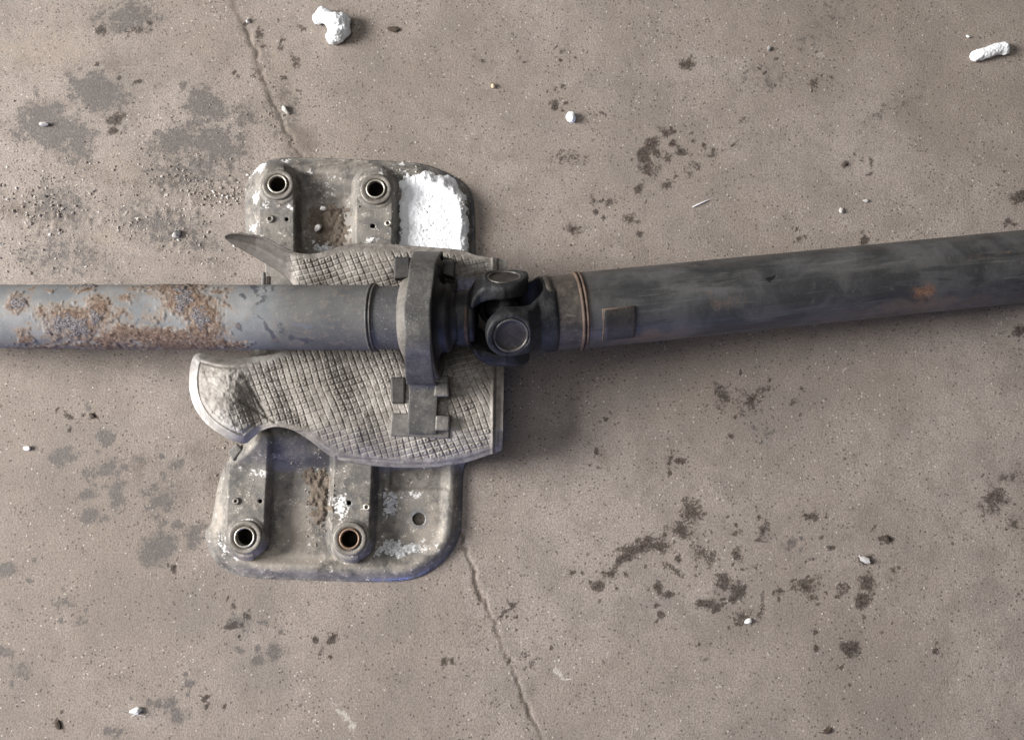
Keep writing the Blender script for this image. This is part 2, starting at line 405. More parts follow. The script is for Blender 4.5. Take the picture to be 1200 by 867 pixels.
def mat_righttube():
    t = NT('black_painted_steel', 0.45, 0.0, 0.5); u = t.attr('wrap', True)
    st = t.noise(t.scale(u, (9, 55, 1)), 1, 5, 0.6, 0.5); n1 = t.noise(u, 22, 5, 0.6, 0.6); n2 = t.noise(u, 160, 5, 0.7); n3 = t.noise(u, 650, 3, 0.7)
    c = t.mix(t.ramp(n1, 0.35, 0.68), (0.032, 0.032, 0.033), (0.070, 0.068, 0.067))
    c = t.mix(t.ramp(st, 0.52, 0.70, 0, 0.6), c, (0.108, 0.105, 0.104))
    c = t.mix(t.ramp(t.noise(t.scale(u, (12, 420, 1)), 1, 4, 0.65, 1.2), 0.60, 0.68, 0, 0.5), c, (0.15, 0.145, 0.14))
    c = t.mix(t.ramp(t.noise(t.scale(u, (130, 90, 1)), 1, 5, 0.75), 0.60, 0.68, 0, 0.5), c, (0.11, 0.10, 0.092))
    c = t.mix(t.ramp(t.noise(t.scale(u, (14, 120, 1)), 1, 4, 0.6, 0.8), 0.56, 0.68, 0, 0.5), c, (0.02, 0.02, 0.022))
    dm = t.ramp(t.math('ADD', t.attr('dust'), t.math('MULTIPLY', t.math('SUBTRACT', n1, 0.5), 1.0)), 0.2, 0.75)
    c = t.mix(t.math('MULTIPLY', dm, t.ramp(n2, .3, .65, .15, .65)), c, (0.098, 0.096, 0.098))
    bm_ = t.ramp(t.math('ADD', t.attr('brown'), t.math('MULTIPLY', t.math('SUBTRACT', n2, 0.5), 0.9)), 0.25, 0.7)
    c = t.mix(t.math('MULTIPLY', bm_, 0.6), c, (0.14, 0.095, 0.065))
    rm = t.ramp(t.math('ADD', t.attr('rust'), t.math('MULTIPLY', t.math('SUBTRACT', n2, 0.5), 0.8)), 0.3, 1.0)
    c = t.mix(rm, c, t.mix(t.ramp(n3, .4, .6), (0.13, 0.058, 0.030), (0.23, 0.135, 0.085)))
    sk = t.ramp(t.math('ADD', t.attr('scuff'), t.math('MULTIPLY', t.math('SUBTRACT', n2, 0.5), 1.0)), 0.35, 0.55)
    c = t.mix(sk, c, (0.008, 0.008, 0.009))
    c = t.mix(t.ramp(n3, 0.64, 0.75, 0, 0.25), c, (0.30, 0.27, 0.24))
    nb = t.bump(n2, 0.0007, 0.45, t.bump(n3, 0.0003, 0.5))
    return t.done(c, t.mix(dm, (0.42,) * 3, (0.62,) * 3), nb)

def mat_snow():
    t = NT('snow', 0.75, spec=0.3); v = t.obj()
    n = t.noise(v, 420, 4, 0.75); n1 = t.noise(v, 90, 4, 0.6)
    c = t.mix(t.ramp(n1, 0.6, 0.75, 0, 0.5), (0.82, 0.83, 0.85), (0.66, 0.64, 0.62))
    t.b.inputs['Subsurface Weight'].default_value = 0.25
    t.b.inputs['Subsurface Radius'].default_value = (0.003, 0.003, 0.003); t.b.inputs['Subsurface Scale'].default_value = 1.0
    return t.done(c, None, t.bump(n, 0.0016, 0.7))
def mat_slush():
    t = NT('slushy_snow', 0.5, spec=0.4); v = t.obj()
    n = t.noise(v, 420, 4, 0.75)
    c = t.mix(t.ramp(n, 0.4, 0.65), (0.34, 0.335, 0.335), (0.74, 0.75, 0.77))
    return t.done(c, None, t.bump(n, 0.0016, 0.8))
def mat_grit():
    t = NT('grit', 0.85); v = t.obj(); a = t.attr('tone')
    c = t.mix(t.ramp(a, 0.0, 0.55), (0.21, 0.176, 0.15), (0.33, 0.288, 0.252))
    c = t.mix(t.ramp(a, 0.6, 1.0), c, (0.66, 0.64, 0.61))
    return t.done(c, None, t.bump(t.noise(v, 800, 3), 0.0005, 0.6))

M = dict(floor=mat_floor(), plate=mat_plate(), shield=mat_shield(), ltube=mat_lefttube(), rtube=mat_righttube(),
         snow=mat_snow(), slush=mat_slush(), grit=mat_grit(),
         strap=mat_plain('worn_strap_steel', (0.055, 0.052, 0.050), (0.098, 0.092, 0.085), 55, 0.55, 0.1, (0.30, 0.285, 0.27), dust=(0.155, 0.143, 0.128)),
         boss=mat_plain('bushing_steel', (0.14, 0.126, 0.11), (0.24, 0.217, 0.19), 90, 0.5, 0.4, (0.5, 0.48, 0.45)),
         sleeve=mat_plain('worn_bushing_sleeve', (0.36, 0.33, 0.28), (0.55, 0.51, 0.45), 110, 0.35, 0.6),
         rsleeve=mat_plain('rusty_bushing_sleeve', (0.20, 0.12, 0.075), (0.34, 0.24, 0.17), 110, 0.5, 0.4),
         bore=mat_plain('shaded_bore', (0.018, 0.013, 0.010), (0.04, 0.028, 0.02), 110, 0.7, 0.2),  # rusty brown darkened to paint the shade deep in the holes
         rubber=mat_plain('black_rubber', (0.012, 0.012, 0.013), (0.028, 0.027, 0.027), 60, 0.6, 0.0),
         yoke=mat_plain('black_cast_iron', (0.008, 0.0085, 0.010), (0.024, 0.024, 0.026), 45, 0.55, 0.0, None, 0.0010, 0.35, dust=(0.045, 0.040, 0.036)),
         cap=mat_plain('bearing_cap_steel', (0.026, 0.023, 0.021), (0.055, 0.048, 0.042), 90, 0.5, 0.1),
         clip=mat_plain('snap_ring_steel', (0.07, 0.065, 0.06), (0.14, 0.13, 0.12), 90, 0.4, 0.5),
         collar=mat_plain('dusty_collar_steel', (0.042, 0.037, 0.033), (0.105, 0.088, 0.074), 30, 0.55, 0.1, dust=(0.15, 0.125, 0.10)),
         weld=mat_plain('rusty_weld', (0.060, 0.039, 0.029), (0.120, 0.082, 0.060), 120, 0.75, 0.0),
         hub=mat_plain('dusty_hub', (0.115, 0.104, 0.092), (0.18, 0.163, 0.143), 70, 0.65, 0.1, dust=(0.10, 0.088, 0.078)),
         tabm=mat_plain('grey_tab_steel', (0.10, 0.094, 0.088), (0.18, 0.165, 0.15), 70, 0.6, 0.2, dust=(0.24, 0.21, 0.18)),
         darktab=mat_plain('shaded_tab_steel', (0.03, 0.028, 0.027), (0.065, 0.058, 0.052), 70, 0.6, 0.1),  # dark tone paints the shade of the slots beside the strap
         dirt=mat_plain('packed_dirt', (0.12, 0.095, 0.073), (0.22, 0.18, 0.145), 150, 0.95, 0.0, None, 0.0016, 0.2),
         chip=mat_plain('dark_chip', (0.05, 0.035, 0.025), (0.10, 0.075, 0.055), 200, 0.8, 0.0),
         tanchip=mat_plain('tan_chip', (0.48, 0.36, 0.24), (0.62, 0.50, 0.36), 200, 0.8, 0.0),
         stone=mat_plain('pale_stone', (0.40, 0.38, 0.355), (0.55, 0.53, 0.50), 200, 0.85, 0.0),
         whitestone=mat_plain('white_chip', (0.72, 0.71, 0.68), (0.80, 0.79, 0.76), 200, 0.7, 0.0, None, 0.0004),
         )

# ------------------------------------------------------------------ floor
JOINT = chaikin([(262, -60), (272, 0), (289, 32), (304, 78), (322, 122), (338, 158), (356, 190), (420, 330), (500, 520), (538, 622), (551, 662), (569, 706), (588, 752), (608, 800), (628, 852), (660, 930)], 2, closed=False)
GREY = [(112, 108, 36, 24, 20, 1), (60, 152, 48, 24, 5, 1), (50, 130, 30, 14, 0, .8), (90, 170, 22, 22, 0, .8), (150, 20, 44, 20, 0, .7), (240, 125, 28, 22, 30, .9), (205, 165, 34, 18, -25, .9), (255, 170, 40, 28, 10, .8), (285, 135, 20, 16, 0, .6),
        (225, 200, 60, 25, 0, .6), (70, 240, 40, 30, 0, .55), (190, 265, 60, 25, 10, .6), (235, 285, 30, 14, 0, .55), (70, 300, 60, 25, 0, .5), (330, 130, 22, 30, 0, .45),
        (74, 534, 19, 10, -5, .95), (122, 512, 12, 10, 60, .9), (104, 578, 16, 6, -15, .8), (138, 578, 10, 20, 10, .95), (105, 603, 14, 12, -20, .95), (185, 642, 24, 18, -20, 1), (207, 543, 10, 9, 0, .9), (228, 626, 11, 16, 10, .8), (130, 548, 40, 12, -15, .6), (190, 585, 26, 25, 0, .6), (208, 615, 10, 6, 0, .8), (125, 608, 10, 6, 0, .6),
        (8, 668, 16, 9, -20, .9), (75, 705, 18, 10, 0, .5), (92, 728, 12, 8, -40, .5), (10, 765, 14, 8, 0, .7), (22, 785, 11, 10, 0, .6), (222, 798, 8, 7, 0, .8), (210, 835, 14, 14, 0, .6), (185, 825, 22, 8, -8, .6), (130, 858, 14, 10, 0, .6),
        (280, 728, 14, 14, 0, .75), (322, 762, 10, 14, 10, .9), (301, 772, 13, 8, -30, .8), (900, 95, 40, 20, 0, .3), (1040, 130, 60, 12, -30, .3), (960, 30, 60, 20, -40, .25), (900, 505, 8, 6, 0, .5), (925, 638, 8, 6, -30, .7)]
OIL = [(762, 172, 12, 9, -50, 1), (757, 184, 8, 8, 0, 1), (772, 180, 8, 5, 30, 1), (760, 197, 13, 8, 0, .75), (777, 154, 8, 5, 25, .9), (790, 168, 3, 3, 0, .9), (785, 186, 4, 9, 10, .65), (800, 178, 10, 4, 5, .6), (806, 76, 9, 8, 0, .85), (812, 196, 10, 10, 0, .42), (750, 222, 5, 10, 10, .7), (783, 218, 7, 8, 0, .65), (738, 255, 9, 6, 0, .6), (670, 270, 14, 7, 0, .55), (697, 234, 5, 4, 0, .7), (715, 240, 8, 5, -20, .5), (835, 178, 12, 4, -20, .6), (870, 143, 10, 5, -15, .4),
       (990, 193, 4, 4, 0, 1), (1022, 187, 4, 4, 0, .8), (1195, 232, 9, 10, 0, 1), (1185, 260, 5, 5, 0, .9), (954, 97, 8, 6, 30, .6), (897, 28, 9, 6, 0, .35), (897, 88, 3, 3, 0, .8), (940, 278, 5, 4, 0, .8), (1014, 281, 6, 5, 0, .9), (1194, 389, 6, 7, 0, 1), (665, 185, 22, 9, 0, .45),
       (752, 640, 26, 9, -12, .95), (735, 654, 22, 7, -30, .9), (702, 687, 7, 6, -20, .9), (716, 672, 10, 5, -40, .7), (775, 640, 16, 8, 0, .75), (810, 600, 14, 16, 0, .7), (800, 622, 20, 9, 20, .6), (790, 668, 14, 4, 25, .8), (772, 690, 5, 12, -30, .85), (786, 695, 10, 3, 0, .8), (820, 648, 12, 12, 0, .55), (834, 652, 6, 10, 0, .6),
       (864, 652, 10, 8, 40, .9), (848, 683, 9, 9, 0, .9), (864, 694, 8, 12, 25, 1), (826, 706, 11, 8, -10, .9), (840, 712, 7, 5, 0, .7), (870, 722, 10, 9, 0, .75), (892, 708, 4, 18, 10, .5), (895, 620, 7, 12, 0, .7), (865, 622, 10, 4, 0, .5), (951, 607, 9, 5, 0, .7), (945, 686, 18, 9, -10, .75), (952, 698, 8, 5, 0, .7), (913, 695, 6, 4, 0, .7), (1012, 704, 11, 10, 0, 1), (1018, 683, 10, 9, 30, .95), (990, 690, 7, 9, 20, .75), (1014, 657, 10, 8, 0, .8), (1038, 631, 6, 6, 0, 1), (952, 654, 5, 4, -20, .8), (972, 640, 4, 4, 0, .8), (997, 760, 11, 10, 0, 1), (957, 758, 4, 4, 0, 1), (986, 780, 5, 4, 0, .7), (1050, 663, 3, 3, 0, .8), (1096, 763, 4, 3, 0, .8), (775, 720, 4, 4, 0, .9), (670, 672, 3, 3, 0, .8), (785, 545, 4, 3, 0, 1), (797, 543, 4, 3, 0, 1), (830, 756, 3, 3, 0, .6),
       (1170, 580, 18, 9, 20, .75), (1163, 590, 16, 14, 0, .6), (1185, 560, 14, 8, 0, .5), (1190, 615, 10, 9, 0, .55), (1150, 605, 6, 5, 0, .5), (850, 465, 14, 18, 0, .5), (880, 470, 14, 16, 0, .5), (845, 455, 5, 4, 0, .8), (930, 470, 6, 4, 0, .6), (900, 455, 12, 4, -10, .5),
       (710, 492, 3, 3, 0, .9), (700, 531, 5, 6, 0, .7), (133, 140, 12, 9, -20, .95), (130, 155, 6, 7, 0, .8), (160, 95, 5, 5, 0, 1), (160, 38, 18, 4, 0, .6), (120, 35, 10, 8, 30, .6), (270, 735, 9, 5, 0, .7), (288, 720, 6, 5, 0, .7), (388, 748, 6, 5, 0, .8), (376, 763, 3, 3, 0, .7), (522, 776, 4, 8, 0, .6), (590, 716, 6, 4, -30, .8), (600, 710, 6, 4, -10, .7), (612, 766, 7, 6, 0, .5), (625, 780, 5, 7, 0, .5), (80, 488, 5, 4, 0, .6), (108, 487, 3, 5, 20, 1), (238, 820, 5, 4, 0, .7), (240, 820, 7, 3, -20, .8), (68, 848, 5, 6, -40, .9), (203, 665, 3, 5, 0, .9), (352, 30, 8, 3, 40, .5), (345, 72, 6, 10, 0, .5), (303, 40, 5, 9, 0, .6), (690, 135, 4, 3, 0, .6), (645, 120, 4, 3, 0, .6), (658, 119, 3, 3, 0, .6), (660, 100, 3, 3, 0, .5), (660, 63, 4, 3, 0, .6), (610, 64, 3, 3, 0, .5), (555, 66, 4, 3, 0, .6), (300, 90, 8, 5, 30, .5), (330, 55, 5, 7, 0, .5)]
DIRT = [(20, 245, 30, 18, 0, .7), (60, 255, 45, 16, 0, .6), (150, 215, 50, 16, 0, .45), (250, 230, 40, 16, 0, .65), (215, 210, 60, 14, 0, .5), (190, 100, 18, 10, 0, .4), (240, 100, 16, 12, 0, .5), (260, 80, 20, 30, 30, .4), (350, 168, 22, 34, -20, 1), (335, 110, 14, 40, -20, .6), (308, 60, 10, 50, -20, .5), (130, 75, 50, 26, 0, .5), (200, 180, 60, 40, 0, .5), (90, 200, 70, 20, 0, .5), (255, 310, 24, 12, 0, .5), (230, 305, 14, 10, 0, .5), (165, 545, 60, 25, -20, .5), (230, 530, 30, 22, 0, .55), (250, 560, 20, 40, 0, .55), (200, 575, 40, 25, 0, .5), (145, 800, 30, 16, 0, .3), (560, 600, 20, 30, 0, .25), (860, 170, 40, 10, -30, .4), (880, 460, 50, 26, -15, .4), (790, 640, 70, 40, 0, .25), (1090, 480, 30, 8, -15, .3), (30, 70, 40, 12, 0, .35), (300, 820, 40, 12, 0, .25), (720, 480, 30, 40, 0, .25)]
PALE = [(405, 840, 16, 6, 40, .8), (412, 852, 5, 16, -15, .8), (395, 825, 9, 5, 10, .6), (655, 785, 4, 9, -25, .9), (664, 793, 11, 3, 10, .9), (1040, 560, 14, 4, 70, .4), (935, 565, 4, 14, 20, .35), (960, 65, 14, 6, -20, .5), (995, 260, 10, 4, 0, .5), (830, 550, 4, 14, 25, .4), (800, 165, 12, 12, 0, .35)]
TAN = [(60, 60, 90, 40, 0, .7), (150, 200, 60, 30, 0, .6), (120, 280, 50, 20, 0, .7), (30, 450, 60, 25, 0, .4), (150, 470, 60, 40, 0, .4), (320, 60, 14, 70, -20, .5), (230, 50, 60, 30, 0, .4), (1150, 330, 90, 100, 0, .3)]
def satellites(L, n, lo, hi, seed):
    c = random.Random(seed); out = []
    for x, y, rx, ry, an, st in L:
        if st < .5: continue
        for _ in range(n):
            r = c.uniform(lo, hi) ** 1.5
            out.append((c.gauss(x, rx * .9 + 5), c.gauss(y, ry * .9 + 5), r * c.uniform(.8, 1.6), r, c.uniform(0, 180), c.uniform(.55, 1)))
    return out
OIL += satellites(OIL, 3, 1.1, 2.1, 41)
GREY += satellites(GREY, 2, 1.4, 3.0, 42)
def build_floor():
    fx = np.arange(-0.58, 0.5801, 0.0017); fy = np.arange(-0.44, 0.4701, 0.0017)
    gx = np.concatenate([np.linspace(-6, -0.6, 14), fx, np.linspace(0.6, 6, 14)])
    gy = np.concatenate([np.linspace(-6, -0.46, 14), fy, np.linspace(0.49, 6, 14)])
    X, Y = np.meshgrid(gx, gy)
    V = np.stack([X, Y, np.zeros_like(X)], -1)
    px, py = proj(V)
    px = np.clip(px, -4000, 5000); py = np.clip(py, -4000, 5000)
    near = (np.abs(X) < 0.6) & (np.abs(Y) < 0.5)
    d, qx, qy, _ = polydist(JOINT, px, py, closed=False)
    side = np.sign(px - qx)
    wob = (fbm(px / 10, py / 10, s=3) - 0.5) * 11
    dd = d * side + wob
    dep = 0.75 + 0.5 * fbm(px / 40, py / 40, s=5)
    z = -1.7 * dep * smooth(.25, .65, fbm(px / 26, py / 26, s=6)) * np.exp(-(dd / 1.9) ** 2) + 0.2 * np.exp(-((dd - 6.5) / 4.5) ** 2) - 0.4 * smooth(12, -30, dd) * np.exp(-(d / 40) ** 2)
    z = np.where(near, z, 0)
    # low rubble mat left of the bracket
    rub = blobs(px, py, [(60, 250, 80, 26, 0, 1), (230, 225, 75, 38, -10, 1), (210, 280, 60, 20, 0, .7), (50, 300, 70, 30, 0, .5)])
    rl = smooth(0.1, 0.6, rub)
    z = z + near * (1.1 * (fbm(px / 40, py / 40, s=8) - 0.5) + (0.22 + 0.75 * rl) * (fbm(px / 5.5, py / 5.5, s=9, o=3) - 0.5) + rl * 1.3 * smooth(0.58, 0.8, fbm(px / 7, py / 7, s=19, o=2)))
    dirt = np.maximum(blobs(px, py, DIRT), np.maximum(0, 0.75 - np.abs(dd + 1) / np.where(py < 400, 14, 6)) * near)
    pale = np.maximum(blobs(px, py, PALE), 0.2 * np.exp(-((dd - 8) / 4.0) ** 2) * near)
    V[..., 2] = z * 0.001
    n, m = X.shape
    i = np.arange(n - 1)[:, None]; j = np.arange(m - 1)[None]
    F = np.stack([i * m + j, i * m + j + 1, (i + 1) * m + j + 1, (i + 1) * m + j], -1).reshape(-1, 4)
    o = mesh('floor', V.reshape(-1, 3), F, M['floor'], attrs=dict(grey=blobs(px, py, GREY), oil=blobs(px, py, OIL), dirt=dirt, pale=pale, tan=blobs(px, py, TAN)))
    tag(o, 'worn grey-brown concrete floor with oil spots and a crack', 'floor', kind='structure')
build_floor()

# ------------------------------------------------------------------ drive shaft: one assembly
root = bpy.data.objects.new('drive_shaft', None); COL.objects.link(root)
root.location = P(592, 373, 0.0); root.empty_display_size = 0.05
tag(root, 'two-piece car drive shaft with universal joint, bracket and embossed heat shield on concrete', 'drive shaft')

# --- bracket plate
PADS = [((326, 218), (327, 330), 27), ((441, 222), (440, 330), 28), ((289, 628), (294, 520), 29), ((412, 631), (417, 520), 29)]
BR = chaikin([(289, 300), (287, 240), (287, 218), (296, 200), (312, 188), (335, 184), (400, 186), (480, 190), (500, 193), (534, 207), (551, 222), (556, 240), (557, 300), (556, 400), (548, 540), (542, 548), (541, 622), (531, 646), (511, 666), (482, 680), (440, 682), (350, 679), (290, 677), (262, 669), (247, 651), (240, 630), (241, 619), (247, 617), (250, 600), (256, 562), (268, 536), (285, 520), (298, 500), (296, 440), (292, 410), (312, 380), (312, 310), (305, 300)], 2)
def zplate(x, y, sd=None):
    d, _, _, ins = polydist(BR, x, y); sd = np.where(ins, -d, d)
    e = np.clip(-sd, 0, 30)
    z = 10.0 - 8.2 * (1 - smooth(0, 11, e)) ** 1.0 + 1.6 * np.exp(-((e - 15) / 5.0) ** 2)
    # hollow panels between the pads
    z = z - 3.4 * smooth(16, 27, e)
    pad = np.zeros_like(z)
    for a, b, r in PADS:
        d = segd(x, y, a, b)
        wl = 6.0
        pad = np.maximum(pad, smooth(r + 1, r + 1 - np.where(x > a[0] + 8, 11.0, wl), d))
    z = np.maximum(z, z * (1 - pad) + 24.5 * pad)
    for a, b, r in PADS:                                   # seat around each bush
        q = np.hypot(x - a[0], y - a[1])
        z = z + 1.6 * smooth(24, 20, q)
    # pockets
    z = z - 4.0 * smooth(0, 12, np.minimum(np.minimum(x - 350, 414 - x), y - 226 + 10 * (fbm(x / 20, y / 20, s=46) - .5))) * (y < 400)
    z = z - 3.5 * smooth(0, 6, np.minimum(np.minimum(x - 455, 528 - x), 576 - y)) * (y > 400)
    # bridge under the shield
    mid = smooth(300, 322, y) * smooth(556, 528, y)
    z = z + mid * np.clip(24 - z, 0, 30) * 0.6
    sad = smooth(552, 508, y) * smooth(400, 320, x) * (y > 430)
    z = z + sad * 24 * smooth(0, 14, e)
    return z + 0.5 * (fbm(x / 14, y / 14, s=44) - 0.5)
HOLES = [(326, 218, 10.5), (441, 222, 10.5), (289, 628, 10.5), (411, 631, 10.5), (491, 608, 7.2), (305, 587, 2.4), (409, 589, 2.8), (437, 265, 2.7), (336, 257, 2.4)]
def aplate(x, y, s):
    return dict(
        salt=np.maximum(blobs(x, y, [(305, 200, 16, 5, -45, .9), (333, 190, 9, 4, 0, .9), (300, 232, 4, 18, 0, .8), (312, 242, 9, 6, 0, .8), (298, 268, 6, 8, 0, .9), (340, 243, 12, 7, 0, .7), (365, 202, 8, 4, 20, .7), (385, 215, 18, 22, 0, .55), (435, 282, 10, 6, 0, .7), (450, 200, 12, 5, 0, .7), (262, 640, 8, 24, -10, .6), (290, 612, 22, 5, 0, .65), (400, 592, 12, 18, 0, .85), (275, 655, 14, 6, 30, .5), (300, 555, 20, 7, 0, .6), (480, 580, 26, 10, 0, .55), (455, 590, 16, 20, 0, .6), (500, 640, 22, 14, 0, .45), (435, 650, 16, 6, 0, .5), (345, 270, 8, 22, 0, .4), (470, 195, 12, 4, 0, .6)]), 0.18),
        tan=np.maximum(blobs(x, y, [(330, 655, 80, 18, 0, .9), (350, 620, 34, 50, 0, .8), (470, 665, 40, 10, 0, .6), (385, 205, 40, 20, 0, .7), (500, 620, 34, 50, 0, .7), (530, 590, 10, 50, 0, .6), (255, 600, 8, 50, 0, .7), (400, 192, 90, 6, 0, .6), (300, 585, 18, 30, 0, .5), (330, 320, 20, 20, 0, .4)]), 0.1),
        dark=blobs(x, y, [(351, 260, 7, 40, 0, .8), (372, 250, 12, 10, 0, .9), (468, 260, 4, 40, 0, .7), (440, 262, 26, 26, 0, .5), (376, 540, 34, 18, 0, .9), (320, 525, 26, 20, 0, .75), (448, 580, 6, 50, 0, .7), (322, 600, 6, 40, 0, .5), (490, 550, 40, 8, 0, .5), (551, 255, 6, 50, 0, .9), (525, 205, 25, 8, 30, .8), (412, 560, 20, 12, 0, .5), (305, 330, 30, 20, 0, .3)]),  # painted shade on right pad walls and under the shield, plus darker spots
        bare=np.maximum(smooth(-7, -1.5, s) * np.where(y > 400, smooth(380, 470, x), 0.35 * smooth(470, 520, x)), 0) * (0.5 + 0.5 * smooth(.35, .6, fbm(x / 9, y / 9, s=71))))
plate = sheet('mounting_bracket', BR, zplate, 1.1, M['plate'], root, 0.0022, HOLES, aplate)
tag(plate, 'grey pressed steel mounting bracket with salt stains')

MMPX = 0.835
def ring_lathe(name, px, py, z0, prof, mats, parent, seg=48, fm=None):
    A = P(px, py, z0 * .001)
    th = np.linspace(0, 2 * math.pi, seg, endpoint=False); pr = np.asarray(prof, float)
    V = np.stack([A[0] + pr[:, 0, None] * .001 * np.cos(th), A[1] + pr[:, 0, None] * .001 * np.sin(th), A[2] + pr[:, 1, None] * .001 + 0 * th], -1)
    n, m = len(pr), seg
    i = np.arange(n - 1)[:, None]; j = np.arange(m)[None]
    F = np.stack([i * m + j, i * m + (j + 1) % m, (i + 1) * m + (j + 1) % m, (i + 1) * m + j], -1).reshape(-1, 4)
    fmm = np.repeat(np.asarray(fm), m) if fm is not None else None
    return mesh(name, V.reshape(-1, 3), F, mats, parent, fmat=fmm)
for k, (px, py) in enumerate([(326.5, 217.5), (441, 223), (288, 629), (410.5, 631)]):
    sl = M['rsleeve'] if k == 3 else M['sleeve']
    hb = [(15.8, -2), (15.8, 2.6), (15.2, 3.3), (14.2, 3.6), (11.6, 3.5), (11.0, 3.0), (10.6, 1.6), (9.8, 1.6)]
    ring_lathe('bush', px, py, 25.0, hb, M['boss'], plate)
    hs = [(9.9, 0), (9.9, 3.9), (9.5, 4.6), (8.8, 4.8), (8.1, 4.5), (7.8, 3.6), (7.7, 1), (7.7, -23.5), (0.05, -24.2)]
    ring_lathe('bush_sleeve', px, py, 25.2, hs, [sl, M['bore']], plate, fm=[0, 0, 0, 0, 0, 0, 1, 1])
for px, py, r in [(317, 257, 3.9), (455, 262, 3.6), (430, 594, 3.6), (277, 587, 3.4)]:
    ring_lathe('rivet', px, py, 24.6, [(r, -1), (r, 1.4), (r - .5, 2.0), (r - 1.6, 2.1), (r - 2.2, 1.6), (r - 2.4, -.5), (0.05, -.6)], [M['sleeve'] if py in (262, 594) else M['boss'], M['bore']], plate, 24, fm=[0, 0, 0, 0, 1, 1])
# --- threaded stud and small bent tab by the bracket edge
pr = []
for i in range(10): pr += [(2.6, i * 1.5), (3.1, i * 1.5 + .75)]
lathe('stud', P(309, 337, .022), np.array([0, 1, 0.05]), [(a * .001, b * .001) for b, a in pr] + [(0.0155, 0.0001)], M['tabm'], plate, 20)
boxpoly('stud_nut', [(313, 325), (320, 325), (320, 338), (313, 338)], 18, 25, M['bore'], plate)
boxpoly('bent_tab', [(268, 530), (279, 519), (286, 527), (275, 541)], 24, 29, M['tabm'], plate)

# --- heat shield
SH = chaikin([(345, 404), (330, 413), (300, 418), (262, 420), (240, 414), (230, 413), (224, 422), (221, 444), (223, 466), (232, 486), (248, 503), (272, 517), (288, 521), (296, 513), (308, 503), (325, 499), (345, 504), (365, 517), (384, 533), (402, 541), (440, 547), (500, 549), (545, 543), (570, 534), (587, 529), (589, 524), (590, 480), (592, 380), (594, 312), (594, 303), (575, 302), (556, 299), (543, 293), (520, 291), (480, 288), (440, 284), (405, 286), (382, 295), (365, 298), (347, 297), (331, 290), (314, 280), (300, 276), (280, 273), (263, 275), (263, 281), (285, 294), (315, 311), (336, 325), (347, 338), (354, 352), (356, 380)], 2)
PY = np.array([270, 284, 291, 300, 320, 345, 372, 398, 430, 470, 505, 524, 540, 552]); PZ = np.array([50, 54, 62, 66, 61, 44, 24, 36, 52, 58, 60, 54, 43, 31.])
def shape_shield(x, y, s):
    yy = y + 3 * np.sin(x / 45)
    z = np.interp(yy, PY, PZ)
    for o_ in (-4, 4): z = z + np.interp(yy + o_, PY, PZ)
    z = z / 3
    # ear at the upper left: steep, twisted strip
    t = smooth(372, 330, x) * (y < 372)
    up = np.interp(x, [260, 300, 330, 350, 380], [274, 276, 290, 297, 297]); lw = np.interp(x, [260, 290, 315, 336, 350], [283, 297, 311, 326, 344])
    f = np.clip((y - up) / np.maximum(lw - up, 4), 0, 1)
    z = z * (1 - t) + t * (68 - 27 * f ** 1.3 + 2.5 * np.exp(-(s / 2.2) ** 2) * (f < .5) - 1.5 * np.exp(-((f - .45) / .1) ** 2))
    # lobe at the lower left: swollen, rolled over on its outer edge
    lb = smooth(330, 285, x) * (y > 400)
    z = z + lb * (7 * np.exp(-((x - 262) / 30) ** 2) - 7 * smooth(10.5, 0, -s) - 5 * np.exp(-((-s - 11) / 1.6) ** 2) * .35)
    z = z + (y > 400) * 5 * np.exp(-(((x - 300) / 18) ** 2 + ((y - 470) / 26) ** 2)) * -1
    sth = (y > 400) * smooth(4, 20, -s)
    z = z + sth * (-3 * np.exp(-(segd(x, y, (322, 428), (352, 500)) / 13) ** 2) + 1.5 * np.exp(-(segd(x, y, (378, 430), (420, 520)) / 15) ** 2) - 1.3 * np.exp(-(segd(x, y, (410, 425), (448, 500)) / 12) ** 2) + 1 * np.exp(-(segd(x, y, (268, 440), (290, 500)) / 12) ** 2))
    # folded lip on the right edge
    z = z - 4.0 * smooth(579, 582.5, x - 0.02 * (430 - y)) + 1.2 * np.exp(-((x - 577.5) / 2.0) ** 2)
    # flat lower lip
    z = z - 1.5 * smooth(7, 4, -s) * (y > 505) * (x > 345)
    return z
